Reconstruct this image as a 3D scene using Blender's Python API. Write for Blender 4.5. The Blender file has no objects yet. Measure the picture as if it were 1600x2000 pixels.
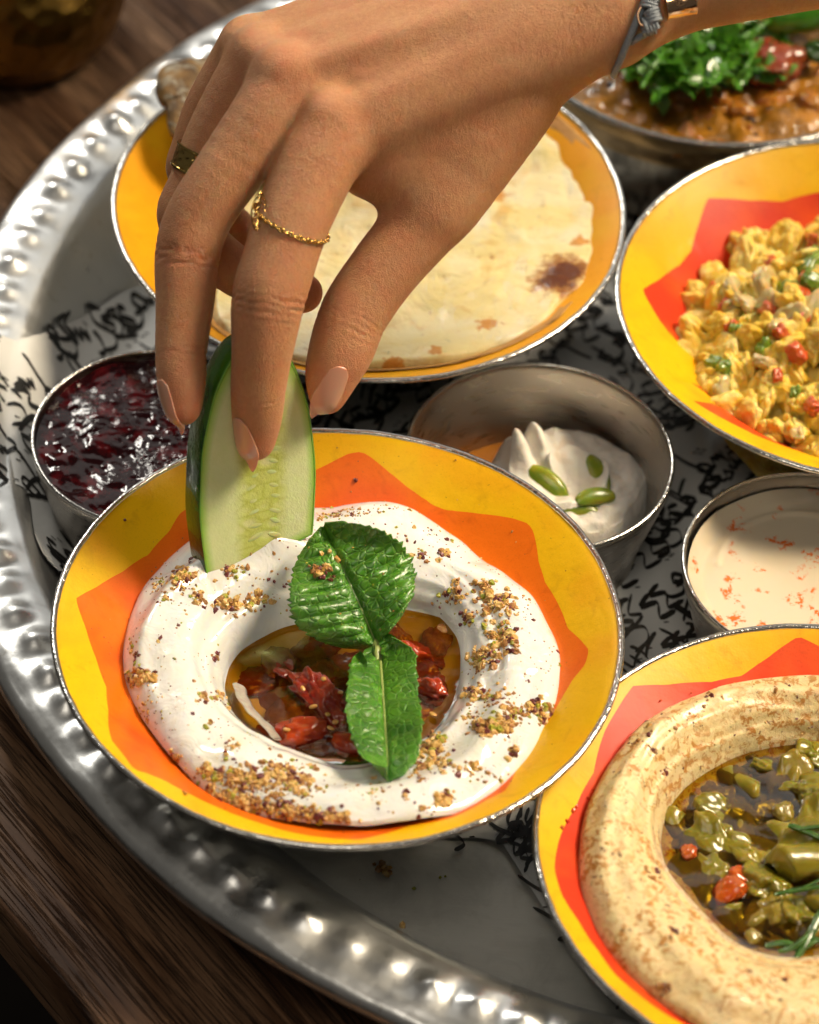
import bpy, math, random
import numpy as np
from mathutils import Matrix, Vector
from mathutils.bvhtree import BVHTree
from math import sin, cos, pi, radians, sqrt, atan2
random.seed(7); rng = np.random.default_rng(7)
S = 0.01                       # everything below is written in centimetres
scn = bpy.context.scene
C = scn.collection

# ------------------------------------------------------------------ camera
CF, CD, CP, CR = 6854.7, 89.228, radians(45.24), radians(3.4825)   # focal (px of a 1600 wide picture), distance, pitch, roll
cpos = np.array([0, -CD*cos(CP), CD*sin(CP)])
fwd = np.array([0, cos(CP), -sin(CP)])
_r0 = np.array([1., 0, 0]); _u0 = np.array([0, sin(CP), cos(CP)])
rgt = _r0*cos(CR)+_u0*sin(CR); upv = -_r0*sin(CR)+_u0*cos(CR)
cam = bpy.data.cameras.new('camera'); co = bpy.data.objects.new('camera', cam); C.objects.link(co)
M = Matrix(((rgt[0], upv[0], -fwd[0], cpos[0]*S), (rgt[1], upv[1], -fwd[1], cpos[1]*S), (rgt[2], upv[2], -fwd[2], cpos[2]*S), (0, 0, 0, 1)))
co.matrix_world = M
cam.sensor_fit = 'HORIZONTAL'; cam.sensor_width = 24.0; cam.lens = CF/1600*24.0
cam.clip_start = 0.02; cam.clip_end = 50
cam.dof.use_dof = True; cam.dof.focus_distance = 0.885; cam.dof.aperture_fstop = 9.0; cam.dof.aperture_blades = 9
scn.camera = co

# ------------------------------------------------------------------ world and lamps
w = bpy.data.worlds.new('World'); scn.world = w; w.use_nodes = True
w.node_tree.nodes['Background'].inputs[0].default_value = (1.0, 0.92, 0.80, 1)
w.node_tree.nodes['Background'].inputs[1].default_value = 0.07
def area(name, d, dist, size, power, col, size_y=None, target=(1, 3, -1), spread=180):
    l = bpy.data.lights.new(name, 'AREA'); l.energy = power; l.color = col
    l.shape = 'RECTANGLE'; l.size = size*S; l.size_y = (size_y or size)*S; l.spread = radians(spread)
    o = bpy.data.objects.new(name, l); C.objects.link(o)
    d = Vector(d).normalized(); t = Vector(target)*S
    o.location = t+d*dist*S; o.rotation_euler = d.to_track_quat('Z', 'Y').to_euler()
    return o
area('key_softbox', (0.66, 0.24, 0.86), 135, 46, 1.36, (1.0, 0.83, 0.60), 46, (2, -3, -2), 30)
area('back_panel', (0.05, 0.80, 0.62), 210, 190, 4.6, (1.0, 0.98, 0.92), 110)
area('back_strip_softbox', (-0.42, 0.72, 0.60), 150, 12, 8.0, (1.0, 0.95, 0.86), 50)
area('front_fill_softbox', (-0.1, -0.50, 0.95), 170, 80, 5.5, (1.0, 0.90, 0.76), 70)
scn.view_settings.view_transform = 'Standard'; scn.view_settings.look = 'None'
scn.view_settings.exposure = 0.0; scn.view_settings.gamma = 1.0
scn.cycles.max_bounces = 8; scn.cycles.transparent_max_bounces = 12; scn.cycles.diffuse_bounces = 3
scn.cycles.glossy_bounces = 4; scn.cycles.sample_clamp_indirect = 4
scn.cycles.caustics_reflective = False; scn.cycles.caustics_refractive = False
scn.cycles.use_denoising = True

# ------------------------------------------------------------------ picking points
def ray(px, py):
    d = fwd+(px-800)/CF*rgt-(py-1000)/CF*upv
    return d
def P(px, py, z):
    d = ray(px, py); return cpos+d*((z-cpos[2])/d[2])
def Pd(px, py, d):
    return cpos+ray(px, py)*d
def proj(p):
    q = np.asarray(p)-cpos; d = q@fwd
    return 800+CF*(q@rgt)/d, 1000-CF*(q@upv)/d, d
class Surf:
    def __init__(s, V, F): s.b = BVHTree.FromPolygons([tuple(map(float, v)) for v in V], [tuple(map(int, f)) for f in F])
    def hit(s, px, py):
        h = s.b.ray_cast(Vector(cpos), Vector(ray(px, py)))
        return (None, None) if h[0] is None else (np.array(h[0]), np.array(h[1]))
    def down(s, x, y, z=30):
        h = s.b.ray_cast(Vector((x, y, z)), Vector((0, 0, -1)))
        return (None, None) if h[0] is None else (np.array(h[0]), np.array(h[1]))

# ------------------------------------------------------------------ noise in python
def _hash(ix, iy, iz, seed):
    n = (ix*374761393+iy*668265263+iz*2147483647//3+seed*1274126177) & 0x7fffffff
    n = ((n ^ (n >> 13))*1274126177) & 0x7fffffff
    return ((n ^ (n >> 16)) & 0xffff)/65535.0*2-1
def vnoise(p, seed=0):
    p = np.asarray(p, float); i = np.floor(p).astype(np.int64); f = p-i; f = f*f*(3-2*f); o = 0
    for a in (0, 1):
        for b in (0, 1):
            for c in (0, 1):
                wgt = (f[..., 0] if a else 1-f[..., 0])*(f[..., 1] if b else 1-f[..., 1])*(f[..., 2] if c else 1-f[..., 2])
                o = o+wgt*_hash(i[..., 0]+a, i[..., 1]+b, i[..., 2]+c, seed)
    return o
def fbm(p, oct=3, seed=0):
    o = 0; a = 1; p = np.asarray(p, float)
    for k in range(oct): o = o+a*vnoise(p*2**k+k*17.3, seed+k); a *= .5
    return o

# ------------------------------------------------------------------ mesh helpers
def empty(name, loc, label=None, cat=None, group=None, kind=None):
    o = bpy.data.objects.new(name, None); C.objects.link(o); o.location = Vector(loc)*S
    o.empty_display_size = .01
    o['_o'] = [float(x) for x in loc]
    return tag(o, label, cat, group, kind)
def tag(o, label=None, cat=None, group=None, kind=None):
    if label: o['label'] = label
    if cat: o['category'] = cat
    if group: o['group'] = group
    if kind: o['kind'] = kind
    return o
def mesh_data(name, V, F, mats, smooth=True, midx=None):
    me = bpy.data.meshes.new(name)
    V = np.asarray(V, float)
    me.from_pydata((V*S).tolist(), [], F.tolist() if isinstance(F, np.ndarray) else F)
    for m in (mats if isinstance(mats, (list, tuple)) else [mats]): me.materials.append(m)
    if midx is not None: me.polygons.foreach_set('material_index', np.asarray(midx, np.int32))
    me.polygons.foreach_set('use_smooth', np.full(len(me.polygons), smooth))
    me.update()
    return me
def mk(name, V, F, mats, parent=None, origin=None, smooth=True, midx=None):
    V = np.asarray(V, float)
    if parent is not None: origin = list(parent['_o'])
    if origin is None: origin = V.mean(0); origin[2] = V[:, 2].min()
    origin = np.array(origin, float)
    me = mesh_data(name, V-origin, F, mats, smooth, midx)
    o = bpy.data.objects.new(name, me); C.objects.link(o)
    o['_o'] = [float(x) for x in origin]
    if parent is None: o.location = Vector(origin)*S
    else: o.parent = parent
    return o
def put(name, me, loc, rot=(0, 0, 0), sc=1, parent=None):
    o = bpy.data.objects.new(name, me); C.objects.link(o)
    o.location = Vector(np.array(loc)-(np.array(list(parent['_o'])) if parent else 0))*S
    o.rotation_euler = rot; o.scale = (sc, sc, sc) if np.isscalar(sc) else sc
    o['_o'] = [float(x) for x in loc]
    if parent: o.parent = parent
    return o
def gridF(nu, nv, cu=False, cv=False, off=0):
    i = np.arange(nu if cu else nu-1); j = np.arange(nv if cv else nv-1)
    I, J = np.meshgrid(i, j, indexing='ij'); I2 = (I+1) % nu; J2 = (J+1) % nv
    return (np.stack([I*nv+J, I2*nv+J, I2*nv+J2, I*nv+J2], -1).reshape(-1, 4)+off)
def revolve(prof, n, c=(0, 0, 0), jit=None):
    prof = np.array(prof, float); th = np.arange(n)/n*2*pi
    r = prof[:, 0][None]; z = prof[:, 1][None]
    X = r*np.cos(th)[:, None]; Y = r*np.sin(th)[:, None]; Z = z+0*X
    if jit is not None: X, Y, Z = jit(X, Y, Z, th)
    V = np.stack([X+c[0], Y+c[1], Z+c[2]], -1).reshape(-1, 3)
    return V, gridF(n, len(prof), cu=True)
def smoothcurve(pts, n, closed=False):
    pts = np.array(pts, float); m = len(pts)
    out = []
    segs = m if closed else m-1
    for k in range(n):
        t = k/(n if closed else n-1)*segs; i = min(int(t), segs-1); f = t-i
        g = lambda j: pts[j % m] if closed else pts[max(0, min(m-1, j))]
        a, b, c, d = g(i-1), g(i), g(i+1), g(i+2)
        out.append(.5*(2*b+(c-a)*f+(2*a-5*b+4*c-d)*f*f+(3*b-a-3*c+d)*f**3))
    return np.array(out)
def frames(pts):
    T = np.gradient(pts, axis=0); T /= np.linalg.norm(T, axis=1)[:, None]+1e-12
    n = np.cross(T[0], [0, 0, 1]);
    if np.linalg.norm(n) < .1: n = np.cross(T[0], [1, 0, 0])
    N = []
    for t in T:
        n = n-(n@t)*t; n /= np.linalg.norm(n)+1e-12; N.append(n)
    N = np.array(N); return T, N, np.cross(T, N)
def tube(pts, rad, n=8, caps=True, flat=1.0, ref=None):
    pts = np.array(pts, float); T, N, B = frames(pts)
    rad = np.broadcast_to(np.asarray(rad, float), (len(pts),))
    th = np.arange(n)/n*2*pi
    V = pts[:, None]+rad[:, None, None]*(np.cos(th)[None, :, None]*N[:, None]+flat*np.sin(th)[None, :, None]*B[:, None])
    F = [list(f) for f in gridF(len(pts), n, cv=True)]
    V = V.reshape(-1, 3)
    if caps: F.append(list(range(n))[::-1]); F.append([(len(pts)-1)*n+k for k in range(n)])
    return V, F
def join(parts):
    V = []; F = []; MI = []; o = 0
    for k, pt in enumerate(parts):
        v, f = pt[0], pt[1]; V.append(np.asarray(v)); F += [[int(a)+o for a in g] for g in f]; MI += [pt[2] if len(pt) > 2 else 0]*len(f); o += len(v)
    return np.concatenate(V), F, MI
def ico(sub=1):
    t = (1+5**.5)/2
    V = [(-1, t, 0), (1, t, 0), (-1, -t, 0), (1, -t, 0), (0, -1, t), (0, 1, t), (0, -1, -t), (0, 1, -t), (t, 0, -1), (t, 0, 1), (-t, 0, -1), (-t, 0, 1)]
    V = [np.array(v)/sqrt(1+t*t) for v in V]
    F = [(0, 11, 5), (0, 5, 1), (0, 1, 7), (0, 7, 10), (0, 10, 11), (1, 5, 9), (5, 11, 4), (11, 10, 2), (10, 7, 6), (7, 1, 8), (3, 9, 4), (3, 4, 2), (3, 2, 6), (3, 6, 8), (3, 8, 9), (4, 9, 5), (2, 4, 11), (6, 2, 10), (8, 6, 7), (9, 8, 1)]
    for _ in range(sub):
        c = {}; G = []
        def mid(a, b):
            k = (min(a, b), max(a, b))
            if k not in c: m = V[a]+V[b]; V.append(m/np.linalg.norm(m)); c[k] = len(V)-1
            return c[k]
        for a, b, d in F:
            x, y, z = mid(a, b), mid(b, d), mid(d, a); G += [(a, x, z), (b, y, x), (d, z, y), (x, y, z)]
        F = G
    return np.array(V), np.array(F)
def rotm(ax, ay, az):
    return np.array((Matrix.Rotation(az, 3, 'Z') @ Matrix.Rotation(ay, 3, 'Y') @ Matrix.Rotation(ax, 3, 'X')))
def blob(sub=2, sq=(1, 1, 1), amp=.2, fr=1.5, seed=0, p=2.0):
    V, F = ico(sub)
    V = V/((np.abs(V)**p).sum(1)**(1/p))[:, None]
    V = V*(1+amp*fbm(V*fr+seed*7.7, 3, seed))[:, None]*np.array(sq)
    return V, F
def inpoly(x, y, poly):
    c = False; n = len(poly)
    for i in range(n):
        x1, y1 = poly[i]; x2, y2 = poly[i-1]
        if (y1 > y) != (y2 > y) and x < (x2-x1)*(y-y1)/(y2-y1)+x1: c = not c
    return c

# ------------------------------------------------------------------ material helpers
class Mt:
    def __init__(s, name, col=(.5, .5, .5), rough=.5, metal=0, **k):
        s.m = bpy.data.materials.new(name); s.m.use_nodes = True; s.t = s.m.node_tree; s.n = s.t.nodes
        s.b = s.n['Principled BSDF']; s.out = s.n['Material Output']
        s.tc = s.n.new('ShaderNodeTexCoord').outputs['Object']
        s.set('Base Color', col); s.set('Roughness', rough); s.set('Metallic', metal)
        for a, v in k.items(): s.set(a.replace('_', ' '), v)
    def set(s, inp, v):
        i = s.b.inputs[inp] if isinstance(inp, str) else inp
        if hasattr(v, 'links') and hasattr(v, 'node'): s.t.links.new(v, i)
        elif isinstance(v, (tuple, list)) and len(v) == 3 and i.type == 'RGBA': i.default_value = (*v, 1)
        else: i.default_value = v
    def node(s, ty, out=0, props={}, **inp):
        n = s.n.new(ty)
        for a, v in props.items(): setattr(n, a, v)
        for a, v in inp.items():
            key = int(a[1:]) if a[0] == 'i' and a[1:].isdigit() else a.replace('_', ' ')
            s.set(n.inputs[key], v)
        return n.outputs[out]
    def vec(s, scale=(1, 1, 1), rot=(0, 0, 0), loc=(0, 0, 0), src=None):   # cm units
        sc = (scale,)*3 if np.isscalar(scale) else scale
        return s.node('ShaderNodeMapping', i0=src or s.tc, i1=loc, i2=rot, i3=tuple(100*x for x in sc))
    def noise(s, scale=1, detail=3, rough=.5, dist=0, vec=None, out=0):
        return s.node('ShaderNodeTexNoise', out, Vector=vec or s.vec(), Scale=scale, Detail=detail, Roughness=rough, Distortion=dist)
    def voro(s, scale=1, vec=None, feature='F1', out=0, rand=1):
        return s.node('ShaderNodeTexVoronoi', out, {'feature': feature}, Vector=vec or s.vec(), Scale=scale, Randomness=rand)
    def ramp(s, fac, stops, interp='LINEAR'):
        n = s.n.new('ShaderNodeValToRGB'); s.t.links.new(fac, n.inputs[0]); r = n.color_ramp; r.interpolation = interp
        for k, (p, c) in enumerate(stops):
            e = r.elements[k] if k < 2 else r.elements.new(p)
            e.position = p; e.color = (*((c,)*3 if np.isscalar(c) else c), 1)
        return n.outputs[0]
    def mix(s, fac, a, b, mode='MIX'):
        n = s.n.new('ShaderNodeMix'); n.data_type = 'RGBA'; n.blend_type = mode
        s.set(n.inputs[0], fac); s.set(n.inputs[6], a); s.set(n.inputs[7], b); return n.outputs[2]
    def math(s, op, a, b=0, c=0):
        n = s.n.new('ShaderNodeMath'); n.operation = op
        s.set(n.inputs[0], a); s.set(n.inputs[1], b); s.set(n.inputs[2], c); return n.outputs[0]
    def bump(s, h, dist=.01, strength=1, normal=None):
        n = s.n.new('ShaderNodeBump'); n.inputs['Strength'].default_value = strength; n.inputs['Distance'].default_value = dist*S
        s.t.links.new(h, n.inputs['Height'])
        if normal is not None: s.t.links.new(normal, n.inputs['Normal'])
        s.t.links.new(n.outputs[0], s.b.inputs['Normal']); return n.outputs[0]
def sss(m, w=1, rad=(1, .4, .2), scale=.05):
    m.set('Subsurface Weight', w); m.b.inputs['Subsurface Radius'].default_value = rad; m.set('Subsurface Scale', scale*S)
# ================================================================== table, tray, paper
ZT, ZF, ZR = -5.25, -5.0, -2.25      # table top, tray floor, tray rim
TC = np.array([10.5, 7.1]); TR0 = 19.45
m_wood = Mt('dark_oak', rough=.55, Specular_IOR_Level=.2)
mm = m_wood
v = mm.vec((1, .06, .4)); g1 = mm.noise(2.2, 6, .65, 1.2, v); g2 = mm.noise(14, 4, .6, .3, mm.vec((1, .025, .3)))
g3 = mm.noise(.5, 3, .5, .4, mm.vec((1, .2, .4)))
c = mm.ramp(g1, [(.25, (.02, .008, .004)), (.5, (.085, .040, .020)), (.62, (.17, .090, .048)), (.8, (.06, .029, .014))])
c = mm.mix(mm.ramp(g3, [(.4, 0), (.65, .6)]), c, (.26, .155, .09))
grain = mm.ramp(g2, [(.36, 0), (.50, 1)])
c = mm.mix(mm.math('MULTIPLY', mm.math('SUBTRACT', 1, grain), .75), c, (.012, .006, .004))
mm.set('Base Color', c); mm.set('Roughness', mm.ramp(g2, [(.3, .65), (.6, .38)])); mm.bump(grain, .045, 1)

e1, e2 = P(0, 1768, ZT), P(192, 2000, ZT)      # the visible front edge of the table
ed = (e2-e1)[:2]; ed /= np.linalg.norm(ed); en = np.array([-ed[1], ed[0]])
if (TC-e1[:2])@en < 0: en = -en
table = empty('wooden_table', (e1[0], e1[1], ZT), 'dark brown oak plank table with open grain under the round metal tray', 'table')
table['kind'] = 'thing'
ang = atan2(ed[1], ed[0])-pi/2
# planks run along the edge
pw = [15.0, 14.6, 15.3, 14.8, 15.1]; x0 = 0
def plank(x0, x1, z0, z1, y0=-75, y1=60):
    r = .14; n = 60
    prof = [(x0, z0), (x0, z1-r), (x0+r*.3, z1-r*.3), (x0+r, z1), (x1-r, z1), (x1-r*.3, z1-r*.3), (x1, z1-r), (x1, z0)]
    V = []
    for k in range(n):
        y = y0+(y1-y0)*k/(n-1)
        for i, (x, z) in enumerate(prof):
            wv = .05*sin(y*.7+x0)+.03*sin(y*2.1) if i in (1, 2, 3) else 0
            V.append((x+wv, y, z-(.04*abs(sin(y*1.3+x0)) if i in (2, 3) else 0)))
    V = np.array(V); F = [list(f) for f in gridF(n, len(prof), cv=True)]
    F += [list(range(len(prof)))[::-1], [(n-1)*len(prof)+i for i in range(len(prof))]]
    return V, F
for k, wd in enumerate(pw):
    V, F = plank(x0+.0, x0+wd-.12, -2.1, 0)
    me = mesh_data('plank', V, F, mm.m, smooth=False)
    o = put('plank', me, (e1[0], e1[1], ZT), parent=table); 
    # local +x must point inwards (en), local y along ed
    X = en; Y = ed
    o.matrix_local = Matrix(((X[0], Y[0], 0, 0), (X[1], Y[1], 0, 0), (0, 0, 1, 0), (0, 0, 0, 1)))
    x0 += wd
# dark floor far below
m_fl = Mt('dark_floor', (.006, .004, .003), .8, Specular_IOR_Level=.05)
n_ = m_fl.noise(.15, 4); m_fl.set('Base Color', m_fl.ramp(n_, [(.3, (.004, .003, .002)), (.8, (.010, .007, .005))]))
fl = mk('floor', [(-300, -300, -78), (300, -300, -78), (300, 300, -78), (-300, 300, -78)], [[0, 1, 2, 3]], m_fl.m, origin=(0, 0, -78))
fl['kind'] = 'structure'

# ---- tray
m_tray = Mt('aluminium_tray', (.62, .62, .60), .27, 1)
mt = m_tray
sm = mt.noise(.9, 4, .6); fine = mt.noise(9, 4, .6); stain = mt.noise(2.3, 5, .7, 1)
mt.set('Base Color', mt.mix(mt.ramp(stain, [(.60, 0), (.74, .5)]), (.84, .85, .84), (.42, .37, .28)))
mt.set('Roughness', mt.ramp(sm, [(.3, .27), (.7, .40)]))
mt.bump(mt.math('ADD', mt.math('MULTIPLY', mt.noise(1.3, 2), 1.0), mt.math('MULTIPLY', fine, .05)), .05, .6)
m_trayf = Mt('brushed_tray_floor', (.47, .475, .45), .45, .62)
mt = m_trayf
br = mt.noise(16, 3, .6, 0, mt.vec((.05, 1, 1), (0, 0, radians(-14)))); st = mt.noise(.8, 5, .65, .8); st2 = mt.noise(3, 5, .75, .5)
c = mt.mix(mt.ramp(st, [(.45, 0), (.7, .6)]), (.70, .71, .68), (.48, .49, .46))
c = mt.mix(mt.ramp(st2, [(.66, 0), (.74, .55)]), c, (.30, .22, .10))
mt.set('Base Color', c); mt.set('Roughness', mt.ramp(br, [(.3, .42), (.7, .6)])); mt.bump(br, .004, 1)

def tprof(r):      # height of tray's upper face
    r = np.asarray(r, float)
    return np.interp(r, [0, 19.2, 19.45, 19.75, 20.6, 21.2, 21.5, 21.8, 22.4, 23.0, 23.25, 23.42, 23.5, 23.48, 23.6],
                     [ZF, ZF, ZF+.03, ZF+.25, ZF+1.55, ZR-.35, ZR-.12, ZR-.03, ZR, ZR-.02, ZR-.1, ZR-.25, ZR-.5, ZR-.5, ZR-.5])
tray = empty('serving_tray', (TC[0], TC[1], ZT), 'large round hammered silver metal tray with a beaded rim holding all the dishes', 'tray')
r_ = np.concatenate([np.linspace(.01, 19.0, 20), np.linspace(19.1, 19.45, 4)])
V, F = revolve(np.stack([r_, tprof(r_)], -1), 240, (*TC, 0))
V[:, 2] += .03*fbm(V*.12, 2, 3)*np.clip((19-np.hypot(V[:, 0]-TC[0], V[:, 1]-TC[1]))/3, 0, 1)
mk('tray_floor', V, F, m_trayf.m, tray)
NB = 124; rr = np.concatenate([np.linspace(19.45, 21.2, 9), np.linspace(21.3, 23.25, 22), [23.35, 23.43, 23.48, 23.50, 23.46, 23.36, 23.2]])
zz = tprof(rr); zz[-5:] = [ZR-.38, ZR-.52, ZR-.64, ZR-.72, ZR-.74]; zz[-7:-5] = [ZR-.15, ZR-.25]
nth = NB*10; th = np.arange(nth)/nth*2*pi
R, TH = np.meshgrid(rr, th); Z = np.tile(zz, (nth, 1))
ph = TH/(2*pi)*NB; idx = np.floor(ph).astype(int) % NB
jr = rng.normal(0, .09, NB)[idx]; jh = 1+rng.normal(0, .22, NB)[idx]; jp = rng.normal(0, .07, NB)[idx]
u = (ph % 1)-.5+jp*.6; vv = (R-22.35-jr*.7)/.60
d2 = (u/.47)**2+vv**2
amp = .85+.25*np.cos(TH-2.3)+.25*vnoise(np.stack([np.cos(TH)*4, np.sin(TH)*4, 0*R], -1), 14)
Z = Z+.21*jh*amp*np.exp(-d2*2.3)*(R < 23.3)
ww = np.stack([np.cos(TH)*R*.5, np.sin(TH)*R*.5, 0*R], -1)
Z = Z+.05*fbm(ww*1.3, 2, 5)*(R > 20)*(R < 23.3)+.06*vnoise(ww*.5, 9)*np.clip((R-20)/2, 0, 1)
R2 = R+.06*vnoise(np.stack([np.cos(TH)*6, np.sin(TH)*6, 0*R], -1), 4)*(R > 22.8)
V = np.stack([TC[0]+R2*np.cos(TH), TC[1]+R2*np.sin(TH), Z], -1).reshape(-1, 3)
mk('tray_rim', V, gridF(nth, len(rr), cu=True), m_tray.m, tray)
V, F = revolve([(23.2, ZR-.72), (21.6, ZR-.5), (20.6, ZF+1.2), (19.7, ZF), (19.4, ZF-.18), (.01, ZF-.18)], 160, (*TC, 0))
mk('tray_underside', V, F, m_tray.m, tray)

# ---- paper liner
m_pap = Mt('white_paper', (.80, .80, .77), .6); m_pap.bump(m_pap.noise(1.2, 4), .05, .6)
m_ink = Mt('black_ink', (.012, .012, .012), .45)
PZ = .07
papx = [(300, 558), (240, 583), (180, 612), (120, 640), (60, 660), (0, 676), (-90, 720), (-130, 830), (-90, 900), (-30, 918), (0, 926), (28, 943), (50, 957), (60, 985), (64, 1020), (72, 1058),
        (92, 1095), (120, 1125), (160, 1180), (250, 1350), (420, 1480), (640, 1560), (800, 1615), (880, 1637), (930, 1638), (975, 1648), (1010, 1672), (1032, 1706), (1070, 1790),
        (1200, 1960), (1400, 2080), (1700, 2100), (2050, 1500), (2050, 500), (1850, 100), (1500, -120), (1150, -40), (900, 60), (600, 250), (400, 480)]
pp = []
for x, y in papx:
    q = P(x, y, ZF+PZ)
    for _ in range(6):
        r = np.hypot(*(q[:2]-TC)); q = P(x, y, float(tprof(min(r, 23)))+PZ)
    pp.append(q[:2])
pp = smoothcurve(pp, 260, True)
def drape(xy, h=PZ):
    xy = np.asarray(xy, float); r = np.hypot(xy[..., 0]-TC[0], xy[..., 1]-TC[1])
    w3 = np.stack([xy[..., 0]*.35, xy[..., 1]*.35, 0*r], -1)
    return np.maximum(tprof(np.minimum(r, 21.4)), ZF+np.clip(r-19.0, 0, 3)**1.3*.75)+h+.05*(1+vnoise(w3, 2))
pc = pp.mean(0); NR = 90
tt = np.linspace(0, 1, NR)
XY = pc+(pp[:, None]-pc)*tt[None, :, None]
V = np.concatenate([XY, drape(XY)[..., None]], -1)
paper = empty('paper_liner', (pc[0], pc[1], ZF), 'white paper liner printed with black calligraphy lying under the bowls and cups', 'paper')
mk('paper_sheet', V.reshape(-1, 3), gridF(len(pp), NR, cu=True), m_pap.m, paper)
# script: brush strokes of joined hooks, bowls, long slants and dots
SV = []; SF = []
polyl = [tuple(q) for q in pp[::3]]
def ribbon(pts, w0, nib, base):
    pts = smoothcurve(pts, max(8, len(pts)*6)); T = np.gradient(pts, axis=0); L = np.hypot(*T.T)+1e-9; T /= L[:, None]
    n = np.stack([-T[:, 1], T[:, 0]], -1); a = np.arctan2(T[:, 1], T[:, 0])
    wd = w0*(.20+1.15*np.abs(np.sin(a-nib)))*np.clip(np.minimum(np.arange(len(pts))+.6, len(pts)-np.arange(len(pts))-.4)/2.5, .1, 1)
    A = pts+n*wd[:, None]/2; B = pts-n*wd[:, None]/2
    if not inpoly(*pts.mean(0), polyl): return
    k = len(SV)
    for q, z in ((A, drape(A, PZ+.02)), (B, drape(B, PZ+.02))):
        for (x, y), zz_ in zip(q, z): SV.append((x, y, zz_))
    n_ = len(pts)
    for i in range(n_-1): SF.append([k+i, k+i+1, k+n_+i+1, k+n_+i])
R_ = random.Random(11)
G = {'alif': [(0, 1.0), (-.05, .5), (0, 0)], 'lam': [(0, 1.1), (-.04, .4), (-.15, -.05), (-.5, .0)],
     'bowl': [(.1, .25), (.05, -.15), (-.3, -.35), (-.65, -.15), (-.7, .2)], 'wave': [(0, .15), (-.1, -.03), (-.2, .12), (-.3, -.03), (-.42, .14), (-.55, -.05), (-.8, 0)],
     'loop': [(0, 0), (-.15, .28), (-.38, .2), (-.3, -.02), (-.1, -.05), (-.6, -.08)], 'tail': [(0, .1), (.05, -.2), (-.15, -.5), (-.5, -.6)],
     'kash': [(.1, .6), (-.5, .35), (-.35, .05), (-1.0, .0)], 'hook': [(.1, .3), (-.2, .38), (-.3, .1), (.0, -.2), (-.25, -.5), (-.7, -.45)],
     'sweep': [(.4, .9), (-.2, .75), (-.7, .5)], 'ha': [(.1, .25), (-.35, .2), (-.05, -.05), (-.35, -.35), (.05, -.5)]}
KS = list(G)
def script_line(o, ang, length, sc, w0):
    x = 0; ca, sa = cos(ang), sin(ang)
    while x < length:
        word = R_.randint(2, 5); y = R_.uniform(-.25, .3)
        for _ in range(word):
            g = G[R_.choice(KS)]; s = sc*R_.uniform(.75, 1.25)
            loc = [(-(x)+a*s+R_.uniform(-.03, .03), (y+b)*s+R_.uniform(-.03, .03)) for a, b in g]
            ribbon([(o[0]+a*ca-b*sa, o[1]+a*sa+b*ca) for a, b in loc], w0*R_.uniform(.8, 1.2), ang+radians(50), 0)
            if R_.random() < .45:
                dx, dy = -x+R_.uniform(-.3, .2)*sc, R_.choice((-.55, .75, .95))*sc
                for q in range(R_.randint(1, 2)):
                    a, b = dx+q*.17, dy; ribbon([(o[0]+a*ca-b*sa, o[1]+a*sa+b*ca), (o[0]+(a+.1)*ca-(b-.1)*sa, o[1]+(a+.1)*sa+(b-.1)*ca)], w0*1.3, ang-radians(40), 0)
            x += s*R_.uniform(.22, .42)
        x += sc*R_.uniform(.05, .25)
k = 0
for off in np.arange(-27, 27, 1.0):
    # left part: lines climb to the upper right; right part: lines run nearly away from the camera
    a1 = radians(57)
    o = pc+np.array([-sin(a1), cos(a1)])*off+np.array([cos(a1), sin(a1)])*26
    script_line(o, a1+radians(R_.uniform(-2, 2)), 52, 1.0, .125)
ob = mk('printed_script', SV, SF, m_ink.m, paper); ob['kind'] = 'stuff'

# ================================================================== bowls
m_steel = Mt('bowl_steel', (.60, .58, .54), .28, 1)
m_steel.bump(m_steel.noise(1.5, 3), .03, 1); m_steel.set('Roughness', m_steel.ramp(m_steel.noise(2, 4), [(.3, .2), (.7, .38)]))
m_rim = Mt('bowl_rim_steel', (.66, .64, .60), .2, 1)
m_rim.bump(m_rim.math('ADD', m_rim.noise(3.5, 3, .6), m_rim.math('MULTIPLY', m_rim.noise(12, 2), .15)), .03, 1)
def enamel(name, c1, c2, spk=.5):
    m = Mt(name, c1, .42, 0, Coat_Weight=.08, Coat_Roughness=.3, Specular_IOR_Level=.2)
    n = m.noise(.45, 3, .5, .5); s_ = m.noise(22, 2, .6); d = m.noise(7, 3, .7)
    c = m.mix(m.ramp(n, [(.42, 0), (.68, 1)]), c1, c2)
    c = m.mix(m.ramp(s_, [(.30, .22), (.45, 0)]), c, tuple(x*.55 for x in c1))
    c = m.mix(m.ramp(d, [(.70, 0), (.74, .6)]), c, (.12, .05, .01)); c = m.mix(m.ramp(m.noise(1.4, 4, .6, 1), [(.56, 0), (.72, .35)]), c, tuple(x*.6 for x in c2))
    m.set('Base Color', c); m.bump(m.math('ADD', m.noise(8, 3), m.math('MULTIPLY', m.noise(1.2, 2), 4)), .006, 1)
    return m.m
E_Y = enamel('enamel_yellow', (.80, .46, .003), (.80, .36, .006))
E_O = enamel('enamel_orange', (.78, .15, .004), (.70, .085, .004))
E_R = enamel('enamel_red', (.62, .040, .010), (.74, .085, .010))
E_A = enamel('enamel_amber', (.80, .34, .004), (.80, .42, .006))
IP = np.array([(0, -4.55), (1.6, -4.52), (2.3, -4.35), (2.85, -3.6), (3.6, -2.65), (4.6, -1.68), (5.4, -1.02), (5.95, -.63), (6.42, -.32), (6.8, -.09), (7.0, 0)])
def zin(r): return np.interp(r, IP[:, 0], IP[:, 1])
class Bowl: pass
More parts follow.
